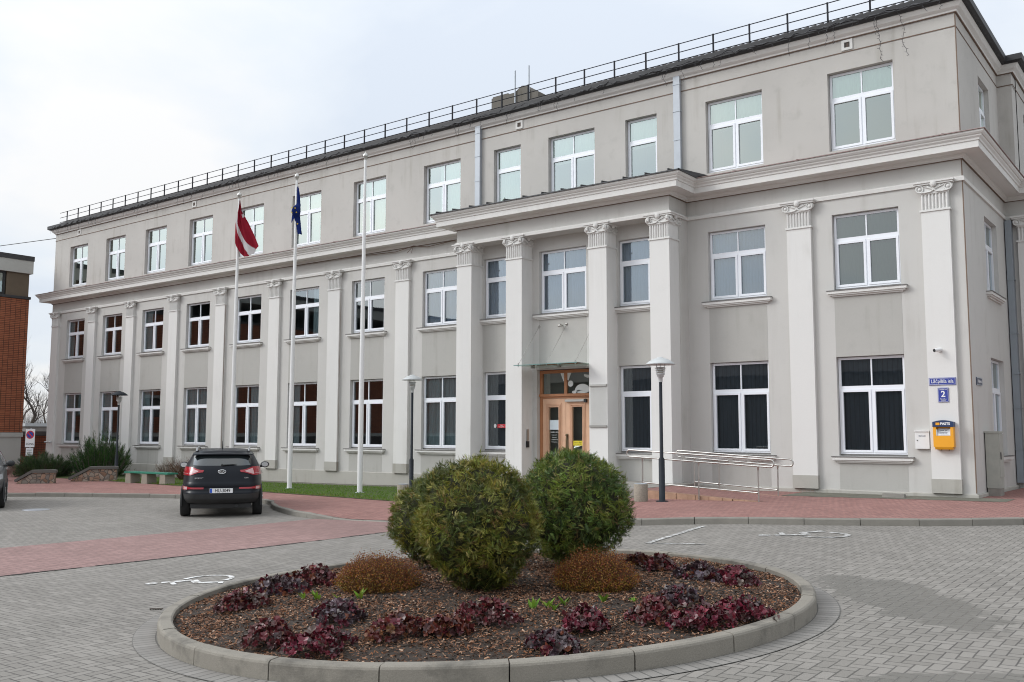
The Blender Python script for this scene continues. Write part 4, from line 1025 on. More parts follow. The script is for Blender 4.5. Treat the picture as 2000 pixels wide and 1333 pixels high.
# two rubble walls with concrete caps
def rubble(cx, cy, L, H, rz, slope, label):
    z0 = zpave(cx, cy); s = empty('rubble_wall', (cx, cy, z0), rz); tag(s, label, 'stone wall', 'low rubble walls by the junipers')
    mt, n, l, b = new_mat('rubble_stone'); v = n.new('ShaderNodeTexVoronoi'); v.inputs['Scale'].default_value = 5.5; l.new(world_pos(n), v.inputs['Vector'])
    v2 = n.new('ShaderNodeTexVoronoi'); v2.feature = 'DISTANCE_TO_EDGE'; v2.inputs['Scale'].default_value = 5.5; l.new(world_pos(n), v2.inputs['Vector'])
    hs_ = n.new('ShaderNodeSeparateColor'); l.new(v.outputs['Color'], hs_.inputs[0])
    c = ramp_(n, l, hs_.outputs[0], [(0, (.20, .12, .08)), (.4, (.36, .24, .17)), (.7, (.30, .25, .20)), (1, (.18, .16, .14))])
    c = mixc(n, l, ramp_(n, l, v2.outputs['Distance'], [(.02, 1.0), (.08, 0.0)]), c, (.09, .08, .07)); l.new(c, b.inputs['Base Color']); b.inputs['Roughness'].default_value = .9
    bu = n.new('ShaderNodeBump'); bu.inputs['Distance'].default_value = .04; l.new(v2.outputs['Distance'], bu.inputs['Height']); l.new(bu.outputs[0], b.inputs['Normal'])
    mb = MB(); mb.prism([(-L/2, -.1), (L/2, -.1), (L/2, H), (-L/2+slope, H), (-L/2, .05)], -.2, .2); mb.build('stonework', mt, s)
    mb = MB(); poly = [(-L/2-.06, .06), (-L/2+slope-.03, H+.002), (L/2+.05, H+.002), (L/2+.05, H+.10), (L/2-.1, H+.12), (-L/2+slope-.05, H+.11), (-L/2-.1, .16)]
    mb.prism(poly, -.25, .25); mb.build('cap', mat('dark_cap', (.11, .105, .095), .9, var=.3), s)
rubble(-38.1, -6.7, 1.35, .42, radians(54), .55, 'rubble stone wall with a sloping cap beside the low juniper')
rubble(-38.0, -4.35, 1.75, .50, radians(54), .75, 'rubble stone wall with a sloping cap under the dark juniper')
# no parking sign
ps = empty('no_parking_sign', (-44.66, -3.86, -.45), radians(-2)); tag(ps, 'white sign with a no parking disc on a grey pole at the left', 'sign')
mb = MB(); mb.tube([(0, .02, 0), (0, .02, 2.3)], .035, 10); mb.build('pole', M_['zinc'], ps)
wf = mat('sign_face', (.78, .78, .78), .4, var=.03)
rzz = radians(37)
pl = link('plate', None, ps, (0, 0, 0), rzz)
bpy.data.objects.remove(pl)
mb = MB(); mb.box(-.22, -.02, 1.42, .22, 0, 2.27); f_ = mb.build('plate', wf, ps); f_.rotation_euler = (0, 0, rzz)
def cdisc(r0, r1, y, n=28, mi=0):
    mb = MB(); vs = [(r*cos(2*pi*i/n), y, r*sin(2*pi*i/n)) for r in (r0, r1) for i in range(n)]; mb.add(vs, [(i, (i+1) % n, (i+1) % n+n, i+n) for i in range(n)]); return mb
sr = mat('sign_red', (.55, .03, .035), .4, var=.02); sb_ = mat('sign_blue', (.02, .06, .34), .4, var=.02)
q = cdisc(.001, .15, -.023).build('blue_disc', sb_, f_); q.location = (0, 0, 2.0)
rg = cdisc(.145, .19, -.025); rg.prism([(-.125, .085), (-.085, .125), (.125, -.085), (.085, -.125)], -.0275, -.0255); q = rg.build('red_ring', sr, f_); q.location = (0, 0, 2.0)
text('ZONA', .13, M_['black'], f_, (0, -.024, 1.57))
mb = MB(); mb.box(-.17, -.02, 1.02, .17, 0, 1.38); f2 = mb.build('lower_plate', wf, ps); f2.rotation_euler = (0, 0, rzz)
text('Izņemot', .07, M_['black'], f2, (0, -.024, 1.29)); text('ar atļauju', .065, M_['black'], f2, (0, -.024, 1.19)); text('8-17', .07, M_['black'], f2, (0, -.024, 1.09))
# barrier arm end behind the sign
o = MB(); o.tube([(-.35, 0, 0), (.1, 0, .01), (.35, .0, .0)], [.03, .045, .05], 8); o = o.build('spotlight', M_['lampgrey']); o.location = (-50.2, -.25, 1.15); tag(o, 'small grey spotlight on an arm at the left corner of the facade', 'spotlight')
# overhead cable at the left
mb = MB(); mb.tube([(-50.8-7*t, .5-1.2*t, 12.45-.15*sin(pi*min(1, t/5))+.12*t) for t in [i*.25 for i in range(25)]], .022, 5)
o = mb.build('overhead_cable', M_['black'], None, (-50.8, .5, 12.45)); tag(o, 'thin black cable running from the roof corner to the left', 'cable')

# ------------------------------------------------------------------ brick building, wall and bare trees at the left
bb = empty('brick_building', (-58, -12, -.5)); tag(bb, 'orange brick building with a pale concrete parapet at the left edge', 'building')
def bbp(mb, name, mats, par=None): 
    mb.v = [(x+58, y+12, z+.5) for x, y, z in mb.v]; return mb.build(name, mats, par or bb)
KX = -52.2; KY = -.65
brk = brick_mat('orange_brick', (.42, .140, .066), (.32, .095, .044), (.07, .034, .022), .27, .098)
mb = MB(); win = (-11.5, -2.55, 2.55, 3.95)
wall_holes(mb, lambda u, d, z: (KX-d, u, z), -40, KY, 1.65, 8.93, [(-3.35, -1.95, 2.6, 3.95), (-7.5, -5.2, 2.6, 3.95)], .15); mb.quad((KX, KY, 1.65), (KX-12, KY, 1.65), (KX-12, KY, 8.93), (KX, KY, 8.93))
bbp(mb, 'brick_wall', brk)
mb = MB(); mb.box(KX-12, -40, 10.35, KX+.1, KY+.1, 11.05); mb.box(KX-12, -40, 1.42, KX+.03, KY+.03, 1.648); mb.box(KX-12, -40, -.6, KX-.02, KY-.02, .35); mb.box(KX-.5, -1.9, .35, KX-.03, KY-.03, 1.418)
bbp(mb, 'concrete_band', mat('pale_concrete', (.43, .43, .40), .85, var=.12, scale=1.2))
mb = MB(); mb.box(KX-12, -40, 11.052, KX+.13, KY+.13, 11.32); mb.box(KX-12, -40, 8.932, KX+.06, KY+.06, 9.07); bbp(mb, 'parapet_cap', M_['darkmetal'])
mb = MB(); mb.box(KX-.3, -1.9, 9.072, KX-.04, KY-.04, 10.348); bbp(mb, 'end_panel', mat('brown_panel', (.12, .09, .06), .7, var=.2))
dg = glass_mat('dark_glazing', (.25, .33, .35), .2, 2.0)
for a, b in ((-5.2, -3.6), (-3.5, -1.95), (-6.9, -5.3)):
    mb = MB(); 
    for p, q in ((a, a+.12), (b-.12, b)): mb.box(KX-.16, p, 9.072, KX-.06, q, 10.34)
    mb.box(KX-.16, a+.12, 9.072, KX-.06, b-.12, 9.2); mb.box(KX-.16, a+.12, 10.22, KX-.06, b-.12, 10.34); mb.box(KX-1.5, a, 9.072, KX-1.4, b, 10.34)
    w_ = bbp(mb, 'window', M_['black']); mb = MB(); mb.quad((KX-.1, a+.12, 9.2), (KX-.1, b-.12, 9.2), (KX-.1, b-.12, 10.22), (KX-.1, a+.12, 10.22)); bbp(mb, 'pane', dg, w_)
for a, b, c, d, nm in ((-3.35, -1.95, 2.6, 3.95, 'window'), (-5.2, -1.92, .36, 1.415, 'basement_window')):
    mb = MB(); t = .14; x0, x1 = (KX-.14, KX+.03) if nm == 'window' else (KX-.3, KX-.05)
    mb.box(x0, a, c, x1, a+t, d); mb.box(x0, b-t, c, x1, b, d); mb.box(x0, a+t, c, x1, b-t, c+t*.6); mb.box(x0, a+t, d-t*.6, x1, b-t, d); mb.box(KX-1.2, a, c, KX-1.1, b, d)
    w_ = bbp(mb, nm, mat('grey_brown_frame', (.16, .14, .11), .7) if nm == 'window' else M_['black']); mb = MB(); mb.quad((KX-.1, a+t, c+.08), (KX-.1, b-t, c+.08), (KX-.1, b-t, d-.08), (KX-.1, a+t, d-.08)); bbp(mb, 'pane', dg, w_)
bw = empty('brick_wall', (-54.5, 1.6, -.5)); tag(bw, 'low orange brick wall with a dark cap between the two buildings', 'wall')
mb = MB(); mb.box(-4, -.15, -.2, 3.4, .15, 1.98); mb.build('brickwork', brick_mat('low_wall_brick', (.42, .125, .055), (.33, .092, .04), (.06, .03, .02), .27, .098, 1, 'y'), bw)
mb = MB(); mb.box(-4, -.2, 1.982, 3.4, .2, 2.22); mb.build('cap', M_['darkmetal'], bw)
ph = MB(); ph.box(-3.2, -2, 0, 3.2, 2, 2.9, 0); ph.box(-3.4, -2.2, 2.901, 3.4, 2.2, 3.15, 1); o = ph.build('shed', [mat('shed_wall', (.22, .2, .19), .9, var=.2), mat('shed_roof', (.40, .41, .42), .7)]); o.location = (-80.5, 13.6, -.75); tag(o, 'low grey shed with a pale flat roof in the gap between the buildings', 'shed')
# bare trees in the gap
def bare_tree(x, y, H, seed, label):
    rnd = random.Random(seed); t = empty('bare_tree', (x, y, -.5)); tag(t, label, 'tree', 'leafless trees in the gap between the buildings')
    tr = MB(); cr = MB()
    def grow(p, d, L, r, lev):
        q = [p]; n = 5
        for i in range(n):
            d = (d+Vector((rnd.gauss(0, .13), rnd.gauss(0, .13), rnd.gauss(.05, .07)))).normalized(); q.append(q[-1]+d*L/n)
        (tr if lev == 0 else cr).tube(q, [r*(1-.55*i/n) for i in range(n+1)], 7 if lev < 2 else 4 if lev < 4 else 3, cap=False)
        if lev >= 5 or r < .006: return
        for k in range(rnd.choice((3, 4)) if lev < 4 else 3):
            i = rnd.randint(2, n); a = rnd.uniform(0, 2*pi); s = rnd.uniform(.35, .85)
            dd = (d+Vector((cos(a)*s, sin(a)*s, rnd.uniform(-.1, .35)))).normalized(); grow(q[i], dd, L*rnd.uniform(.55, .8), r*rnd.uniform(.42, .6), lev+1)
    grow(Vector((0, 0, 0)), Vector((0, 0, 1)), H*.33, H*.02, 0)
    tr.build('trunk', M_['bark'], t); cr.build('crown', M_['twig'], t)
M_['bark'] = mat('grey_bark', (.11, .095, .08), .95, var=.3, scale=8); M_['twig'] = mat('bare_twigs', (.085, .07, .062), .95, var=.2)
bare_tree(-86.5, 15.6, 12.0, 3, 'tall leafless tree beyond the low brick wall, nearer to the orange building'); bare_tree(-87.2, 17.6, 10.5, 8, 'leafless tree beyond the low brick wall, close to the grey facade'); bare_tree(-97.5, 20.9, 11.0, 15, 'smaller leafless tree further back in the gap')
# the street opposite, seen only as reflections in the ground floor glass
ob = empty('opposite_house', (-92, -78, -.5)); tag(ob, 'long dark brick house across the street, behind the viewer, mirrored in the ground floor windows', 'building')
mb = MB(); mb.box(-75, -6, 0, 95, 6, 8.4); mb.build('brick_wall', mat('dark_brick_wall', (.062, .052, .046), .9, var=.4), ob)
mb = MB(); mb.prism([(6.5, 8.41), (-6.5, 8.41), (0, 12.2)], -75.5, 95.5, axis='x'); mb.build('roof', mat('dark_tile_roof', (.045, .033, .03), .85, var=.3), ob)
# ------------------------------------------------------------------ cars
SL = [(.30,-1.92,1.92,.78,4.5),(.34,-2.08,2.05,.86,5),(.44,-2.185,2.16,.905,5.5),(.56,-2.21,2.2,.922,5.5),(.60,-2.205,2.2,.925,5.5),(.615,-2.17,2.19,.925,5.5),(.72,-2.15,2.16,.928,5.5),(.77,-2.17,2.15,.928,5.5),(.82,-2.135,2.12,.926,5.2),(.92,-2.105,2.04,.922,5),(1.0,-2.085,1.9,.915,4.8),(1.06,-2.065,1.6,.905,4.6),(1.10,-2.05,1.15,.895,4.4),(1.18,-2.01,.98,.872,4.4),(1.26,-1.95,.84,.835,4.4),(1.36,-1.87,.63,.785,4.4),(1.46,-1.79,.40,.728,4.4),(1.50,-1.80,.28,.70,4.4),(1.535,-1.79,.15,.67,4.2),(1.57,-1.70,-.05,.61,4),(1.60,-1.45,-.3,.50,3.5),(1.612,-1.1,-.5,.3,3)]
def car_pt(a, z, off=0.0):
    for p, q in zip(SL, SL[1:]):
        if z <= q[0] or q is SL[-1]:
            t = (z-p[0])/(q[0]-p[0]); t = max(0, min(1, t)); yr, yf, hw, n = [p[i]+(q[i]-p[i])*t for i in (1, 2, 3, 4)]; break
    cy, L = (yr+yf)/2, (yf-yr)/2
    s, c = sin(a), cos(a)
    x = hw*math.copysign(abs(s)**(2/n), s); y = cy+L*math.copysign(abs(c)**(2/n), c)
    nx, ny = (abs(x)/hw)**(n-1)*math.copysign(1, x)/hw, (abs(y-cy)/L)**(n-1)*math.copysign(1, y-cy)/L
    k = hypot(nx, ny) or 1
    return (x+nx/k*off, y+ny/k*off, z)
def a_of_x(x, z, rear=True):
    lo, hi = 0, pi/2
    for _ in range(40):
        mid = (lo+hi)/2
        if abs(car_pt(mid, z)[0]) < abs(x): lo = mid
        else: hi = mid
    a = (lo+hi)/2; a = pi-a if rear else a
    return a if x > 0 else -a
def patch(mb, fa, za, zb, s0, s1, n=14, m_=4, off=.008, mi=0, edge=True):
    """surface patch on the body: s -> (angle), za(s), zb(s)"""
    vs = []
    for i in range(n+1):
        s = s0+(s1-s0)*i/n; z0, z1 = za(s), zb(s)
        for j in range(m_+1): z = z0+(z1-z0)*j/m_; vs.append(car_pt(fa(s, z), z, off))
    fs = [(i*(m_+1)+j, (i+1)*(m_+1)+j, (i+1)*(m_+1)+j+1, i*(m_+1)+j+1) for i in range(n) for j in range(m_)]
    return mb.add(vs, fs, mi, None, True)
def car(name, loc, rz, paint, label, plate):
    c = empty(name, loc, rz); tag(c, label, 'car'); c.scale = (1.07, 1.07, 1.07)
    mb = MB(); NA = 96; vs = []
    dense = []
    for p, q in zip(SL, SL[1:]):
        k = max(1, int((q[0]-p[0])/.03))
        dense += [p[0]+(q[0]-p[0])*i/k for i in range(k)]
    dense.append(SL[-1][0])
    for z in dense:
        for i in range(NA): vs.append(car_pt(2*pi*i/NA+pi/NA, z))
    fs = []; mis = []
    for j in range(len(dense)-1):
        for i in range(NA): fs.append((j*NA+i, j*NA+(i+1) % NA, (j+1)*NA+(i+1) % NA, (j+1)*NA+i)); mis.append(1 if dense[j] < .555 else 0)
    o = len(mb.v); mb.v += vs
    for f, k in zip(fs, mis): mb.f.append(f); mb.mi.append(k); mb.c.append(None); mb.sm.append(True)
    mb.add(vs[:NA], [tuple(range(NA-1, -1, -1))], 1); mb.add(vs[-NA:], [tuple(range(NA))], 0)
    mb.build('body', [paint, M_['carplastic']], c)
    # glass
    g = MB(); fx = lambda s, z: a_of_x(s, z, True)
    patch(g, fx, lambda s: 1.215-.0*abs(s)+.05*max(0, abs(s)-.45), lambda s: 1.455-.02*s*s, -.66, .66, 24, 8, .006); g.build('rear_window', M_['carglass'], c)
    g = MB(); patch(g, lambda s, z: a_of_x(s, z, False), lambda s: 1.13, lambda s: 1.50-.03*s*s, -.62, .62, 24, 8, .006); g.build('windscreen', M_['carglass'], c)
    for sx in (-1, 1):
        for ya, yb in ((-1.35, -.55), (-.47, .45)):
            g = MB(); vs = []
            for i in range(9):
                y = ya+(yb-ya)*i/8
                for z in (1.12, 1.2, 1.3, 1.4, 1.47):
                    for p, q in zip(SL, SL[1:]):
                        if z <= q[0]: break
                    t = (z-p[0])/(q[0]-p[0]); yr, yf, hw, n_ = [p[k]+(q[k]-p[k])*t for k in (1, 2, 3, 4)]
                    Y = min(y, yf-.12); w = abs((Y-(yr+yf)/2)/((yf-yr)/2)); x = hw*max(0, 1-w**n_)**(1/n_)
                    vs.append((sx*(x+.006), Y, z))
            g.add(vs, [(i*5+j, (i+1)*5+j, (i+1)*5+j+1, i*5+j+1) for i in range(8) for j in range(4)], 0, None, True); g.build('side_window', M_['carglass'], c)
    # rear spoiler, wiper, handle recess, plate
    s = MB(); 
    prof = [(-1.74, 1.545), (-1.88, 1.50), (-1.885, 1.478), (-1.74, 1.465)]
    vs = []; n = 12
    for i in range(n+1):
        u = -1+2*i/n; x = .69*u; d = .10*abs(u)**3
        vs += [(x*(1 if abs(y) > 1.8 else .98), y+d, z-.02*u*u) for y, z in prof]
    s.add(vs, [(i*4+j, (i+1)*4+j, (i+1)*4+(j+1) % 4, i*4+(j+1) % 4) for i in range(n) for j in range(4)]+[(0, 1, 2, 3), (n*4+3, n*4+2, n*4+1, n*4)], 0); s.build('spoiler', paint, c)
    s = MB(); y = car_pt(pi, 1.24)[1]; s.tube([(.0, y-.03, 1.225), (.12, y-.025, 1.235), (.33, y-.02, 1.25)], [.022, .016, .007], 6); s.tube([(.0, y+.02, 1.225), (0, y-.03, 1.225)], .03, 8); s.build('rear_wiper', M_['black'], c)
    yb = car_pt(pi, .65)[1]
    s = MB(); s.box(-.29, yb-.03, .575, .29, yb-.004, .695); s.build('plate_recess', M_['carplastic'], c)
    if plate:
        s = MB(); s.box(-.26, yb-.05, .585, .26, yb-.031, .693); s.box(-.255, yb-.052, .59, -.205, yb-.0505, .688, 1); p_ = s.build('number_plate', [M_['signwhite'], mat('plate_blue', (.02, .09, .50), .4, var=0)], c)
        text(plate, .118, M_['black'], p_, (.03, yb-.0525, .638), sx=.78, bold=.0005)
        ye = car_pt(pi, 1.075)[1]
        e = MB(); e.prism([(.087*cos(2*pi*i/28), 1.075+.045*sin(2*pi*i/28)) for i in range(28)], ye-.022, ye+.01); eb = e.build('badge', M_['black'], c)
        r = MB(); r.tube([(.087*cos(2*pi*i/28), ye-.022, 1.075+.045*sin(2*pi*i/28)) for i in range(29)], .009, 6, cap=False); r.build('badge_ring', M_['chrome'], eb)
        text('KIA', .075, M_['chrome'], eb, (0, ye-.024, 1.075), sx=1.05, bold=.002)
        y2 = car_pt(a_of_x(.5, .92), .92)[1]
        text('SPORTAGE', .045, M_['chrome'], c, (-.5, y2-.004, .925), rot=(pi/2, 0, 0), bold=.001); text('CRDi', .04, M_['chrome'], c, (.56, y2-.004, .93), bold=.001)
    # lamps
    for sx in (-1, 1):
        t = MB()
        fa = lambda s, z, sx=sx: sx*(pi-s)        # s: angle away from the rear centre
        A0 = pi-abs(a_of_x(.42, 1.08)); A1 = radians(74)
        w = lambda s: (s-A0)/(A1-A0)
        lo = lambda s: 1.065-.075*smooth(w(s)*2.6); hi = lambda s: 1.115+.075*smooth(w(s)*2.2)
        patch(t, fa, lo, hi, A0, A1, 22, 5, .016, 0); tl = t.build('tail_light', M_['lampred'], c)
        t = MB(); patch(t, fa, lambda s: lo(s)+.028, lambda s: hi(s)-.03, A0+.12*(A1-A0), A0+.40*(A1-A0), 10, 3, .021, 0); t.build('reverse_light', M_['lampclear'], tl)
        t = MB(); patch(t, fa, lambda s: 1.035, lambda s: 1.042, A0+.45*(A1-A0), A1-.02, 10, 1, .022, 0); t.build('light_strip', M_['lampclear'], tl)
        t = MB(); B0 = pi-abs(a_of_x(.40, .68)); B1 = radians(62)
        w2_ = lambda s: (s-B0)/(B1-B0)
        patch(t, fa, lambda s: .675+.0*s-.02*smooth((w2_(s)-.4)*3), lambda s: .715+.025*smooth((w2_(s)-.3)*3), B0, B1, 16, 3, .014, 0); rl_ = t.build('bumper_reflector', M_['lampred'], c)
        t = MB(); patch(t, fa, lambda s: .665, lambda s: .73, B0+.55*(B1-B0), B0+.82*(B1-B0), 6, 2, .018, 0); t.build('reverse_light', M_['lampclear'], rl_)
        # front: headlight, fog light
        t = MB(); H0 = abs(a_of_x(.40, .85, False)); H1 = radians(58)
        patch(t, lambda s, z, sx=sx: sx*s, lambda s: .74+.05*(s-H0)/(H1-H0), lambda s: .86+.07*(s-H0)/(H1-H0), H0, H1, 16, 4, .012); hl = t.build('headlight', M_['headlight'], c)
        # mirrors
        mb = MB(); mb.ball((sx*1.02, .62, 1.16), .115, .075, .082, 14, 10); mb.tube([(sx*.86, .66, 1.10), (sx*.97, .64, 1.13)], .035, 8); mi_ = mb.build('mirror', M_['carplastic'], c)
        g = MB(); g.prism([(sx*1.02+.085*cos(2*pi*i/18), 1.16+.058*sin(2*pi*i/18)) for i in range(18)], .546, .555); g.build('mirror_glass', M_['chrome'], mi_)
        # roof rails, arches, wheels, door handles
        r = MB(); r.tube([(sx*.60, -1.62, 1.55), (sx*.605, -1.5, 1.615), (sx*.61, -.6, 1.645), (sx*.60, .0, 1.60), (sx*.59, .12, 1.545)], .022, 8); r.build('roof_rail', M_['alloy'], c)
        for y in (-.62, .28): r = MB(); r.tube([(sx*.905, y-.1, .99), (sx*.935, y, 1.0), (sx*.905, y+.1, .99)], .016, 6); r.build('door_handle', M_['chrome'], c)
        for y in (-1.32, 1.32):
            a = MB(); a.prism([(y+.41*cos(pi*i/24), .345+.41*sin(pi*i/24)) for i in range(25)]+[(y-.41, .26), (y+.41, .26)], sx*.90, sx*.934, axis='x'); a.build('wheel_arch', M_['carplastic'], c)
            t = MB(); prof = [(.20, -.10), (.32, -.112), (.342, -.09), (.345, 0), (.342, .09), (.32, .112), (.20, .10)]
            t.lathe(prof, n=32); t.v = [(z+sx*.834, x+y, yy+.345) for x, yy, z in t.v]; wh = t.build('wheel', M_['tyre'], c)
            r = MB(); r.lathe([(0, .095), (.05, .10), (.06, .085), (.20, .08), (.215, .108), (.2, .06)], n=30)
            for k in range(5): q = 2*pi*k/5; r.tube([(.04*cos(q), .04*sin(q), .09), (.205*cos(q), .205*sin(q), .10)], .028, 6)
            r.v = [(sx*(z+.834+.0), x+y, yy+.345) for x, yy, z in r.v]; r.build('rim', M_['alloy'], wh)
    a = MB(); a.tube([(-.02, -1.45, 1.60), (-.02, -1.62, 1.80)], [.012, .005], 5); a.build('antenna', M_['black'], c)
    e = MB(); e.box(-.7, -1.95, .22, .7, -1.2, .315); e.tube([(.35, -1.9, .26), (.35, -2.1, .27)], .035, 8); e.tube([(-.55, -1.32, .345), (.55, -1.32, .345)], .05, 8); e.build('underbody', M_['black'], c)
    return c
def paint_mat(name, col):
    mt = mat(name, col, .42, .0, var=.3, scale=3, spec=.18, coat=.14); b = mt.node_tree.nodes['Principled BSDF']; b.inputs['Coat Roughness'].default_value = .12
    return mt
M_['carplastic'] = mat('dusty_car_plastic', (.024, .024, .025), .62, var=.5, scale=5); M_['tyre'] = mat('tyre_rubber', (.018, .018, .018), .85, var=.4, scale=9)
M_['carglass'] = mat('car_glass', (.020, .026, .028), .06, 0, var=0, spec=.9, coat=.5); M_['chrome'] = mat('chrome', (.68, .69, .70), .2, 1.0, var=0); M_['alloy'] = mat('alloy', (.42, .43, .44), .35, .9, var=0)
M_['lampred'] = mat('red_lens', (.34, .012, .022), .15, var=.15, scale=20, spec=.7); M_['lampclear'] = mat('clear_lens', (.62, .40, .40), .15, var=.2, scale=30); M_['headlight'] = mat('headlight_lens', (.42, .44, .46), .1, .4, var=.25, scale=18)
lw_, rw_ = Vector((-21.45, -11.05)), Vector((-20.80, -9.36))
rt = (rw_-lw_).normalized(); fwd = Vector((-.795, .607)); rt = Vector((.607, .795)); mid_ = (lw_+rw_)/2+fwd*1.32
car('suv_car', (mid_.x, mid_.y, zroad(mid_.x, mid_.y)), atan2(rt.y, rt.x), paint_mat('dark_blue_paint', (.0065, .0085, .013)), 'dark blue sport utility car parked with its tail to the viewer beside the lawn', 'HU-3049')
h = Vector((.90, -.436)).normalized(); lf = Vector((-h.y, h.x)); pc_ = Vector((-28.35, -12.63))-lf*.80-h*1.32
car('parked_car', (pc_.x, pc_.y, zroad(pc_.x, pc_.y)), atan2(h.y, h.x)-pi/2, paint_mat('grey_paint', (.075, .077, .080)), 'dark grey parked car cut off by the left edge, facing the viewer', '')

# ------------------------------------------------------------------ road markings and small ground things
M_['paint'] = None
mt, n, l, b = new_mat('worn_road_paint'); M_['paint'] = mt
c = mixc(n, l, ramp_(n, l, noise_(n, l, 9, 6, .7, world_pos(n)), [(.42, 0.0), (.56, .95)]), (.28, .262, .238), (.70, .70, .69)); l.new(c, b.inputs['Base Color']); b.inputs['Roughness'].default_value = .8
mt, n, l, b = new_mat('faded_road_paint'); M_['paint2'] = mt
c = mixc(n, l, ramp_(n, l, noise_(n, l, 11, 6, .75, world_pos(n)), [(.48, 0.0), (.60, .9)]), (.255, .247, .232), (.72, .72, .71)); l.new(c, b.inputs['Base Color']); b.inputs['Roughness'].default_value = .8
def ground_poly(mb, polys, org, ang, sc, mirror=1):
    ca, sa = cos(ang), sin(ang)
    for poly in polys:
        vs = []
        for u, v in poly:
            u, v = u*sc*mirror, v*sc; x = org[0]+u*ca-v*sa; y = org[1]+u*sa+v*ca; vs.append((x, y, zroad(x, y)+.008))
        mb.add(vs, [tuple(range(len(vs)))])
def strip(pts, w):
    out = []
    for (a, b), (c, d) in zip(pts, pts[1:]):
        k = hypot(c-a, d-b) or 1; nx, ny = -(d-b)/k*w/2, (c-a)/k*w/2; out.append([(a+nx, b+ny), (a-nx, b-ny), (c-nx, d-ny), (c+nx, d+ny)])
    return out
ISA = [[(.02+.085*cos(2*pi*i/16), 1.06+.085*sin(2*pi*i/16)) for i in range(16)]]
ISA += strip([(.02, .93), (.04, .52)], .12)+strip([(.04, .80), (.32, .80)], .07)+strip([(.04, .50), (.34, .50)], .11)+strip([(.34, .52), (.46, .18)], .10)+strip([(.44, .20), (.58, .24)], .07)
ISA += strip([(.04+.33*cos(a), .30+.33*sin(a)) for a in [radians(120+i*15) for i in range(15)]], .075)
def isa(tip, foot, label, mirror=1, pm_='paint'):
    d = Vector(tip)-Vector(foot); L = d.length; ang = atan2(d.y, d.x)-pi/2; mb = MB()
    ground_poly(mb, ISA, (0, 0), ang, L/1.15, mirror)
    mb.v = [(x+foot[0], y+foot[1], zroad(x+foot[0], y+foot[1])+.008) for x, y, z in mb.v]
    o = mb.build('wheelchair_marking', M_[pm_], None, (foot[0], foot[1], zroad(*foot))); tag(o, label, 'road marking', 'painted wheelchair symbols')
isa((-12.13, -17.95), (-11.66, -16.90), 'white painted wheelchair symbol left of the flower bed', -1); isa((-6.62, -9.70), (-5.35, -8.95), 'worn white wheelchair symbol near the right kerb', 1, 'paint2')
mb = MB(); ground_poly(mb, strip([(-8.18, -8.62), (-7.99, -10.1)], .11)+strip([(-7.99, -10.1), (-7.83, -11.43)], .10)+strip([(-7.83, -11.43), (-7.3, -11.3), (-6.89, -11.22)], .07), (0, 0), 0, 1)
o = mb.build('parking_line', M_['paint2'], None, (-7.9, -10, zroad(-7.9, -10))); tag(o, 'worn white parking bay line behind the flower bed', 'road marking')
mb = MB(); mb.lathe([(0, .008), (.32, .008), (.33, 0), (.36, .006), (.36, -.01)], n=28); o = mb.build('manhole_cover', mat('iron_cover', (.33, .34, .36), .45, .4, var=.3, scale=10)); o.location = (-26.7, -12.3, zroad(-26.7, -12.3)+.004); tag(o, 'round metal manhole cover by the car at the left', 'manhole cover')
mb = MB(); random.seed(14)
for k in range(5): x = .03*k-.06; mb.tube([(x, .01*random.uniform(-1, 1), .012), (x+.035, .012*random.uniform(-1, 1), .018)], [.012, .006], 5)
o = mb.build('fallen_twig', M_['bark']); o.location = (-10.2, -19.0, zroad(-10.2, -19.0)); o.rotation_euler = (0, 0, radians(38)); tag(o, 'dark fallen twig lying on the grey paving', 'twig')

# ------------------------------------------------------------------ round flower bed
BC = (-6.851, -16.877); BR = 3.569
def zsoil(x, y):
    r = hypot(x-BC[0], y-BC[1]); return zroad(x, y)+.105+.17*max(0, 1-(r/3.4)**2)+.02*noise.noise((x*2.3, y*2.3, 0))
bed = empty('flower_bed', (*BC, zroad(*BC))); tag(bed, 'large round raised flower bed ringed by a concrete kerb', 'flower bed')
def bb_(mb, name, mats): 
    mb.v = [(x-BC[0], y-BC[1], z-bed.location[2]) for x, y, z in mb.v]; return mb.build(name, mats, bed)
random.seed(17); mb = MB(); NS = 22
for i in range(NS):
    a0, a1 = 2*pi*i/NS+.0016, 2*pi*(i+1)/NS-.0016; vs = []; k = 9; dz = random.uniform(-.004, .004); dr = random.uniform(-.006, .006)
    for q in range(k):
        a = a0+(a1-a0)*q/(k-1)
        for dd, z in ((0, -.12), (.004, .135), (.012, .152), (.03, .163), (.13, .166), (.148, .155), (.15, -.1)):
            r = BR-dd+dr; x, y = BC[0]+r*cos(a), BC[1]+r*sin(a); vs.append((x, y, zroad(x, y)+z+(dz if z > 0 else 0)))
    fs = [(q*7+j, q*7+7+j, q*7+8+j, q*7+j+1) for q in range(k-1) for j in range(6)]+[(0, 1, 2, 3, 4, 5, 6), tuple(range(k*7-1, k*7-8, -1))]
    mb.add(vs, fs)
mt, n, l, b = new_mat('bed_kerb_concrete'); p = world_pos(n)
c = mixc(n, l, noise_(n, l, 2.2, 5, .6, p), (.195, .178, .148), (.275, .252, .214)); c = mixc(n, l, ramp_(n, l, noise_(n, l, 1.7, 5, .65, p), [(.50, 0), (.68, .8)]), c, (.085, .078, .066)); c = mixc(n, l, .3, c, noise_(n, l, 120, 3, .7, p), 'OVERLAY')
l.new(c, b.inputs['Base Color']); b.inputs['Roughness'].default_value = .9; bn = n.new('ShaderNodeBump'); bn.inputs['Strength'].default_value = .6; bn.inputs['Distance'].default_value = .008; l.new(noise_(n, l, 60, 4, .7, p), bn.inputs['Height']); l.new(bn.outputs[0], b.inputs['Normal'])
bb_(mb, 'kerb', mt)
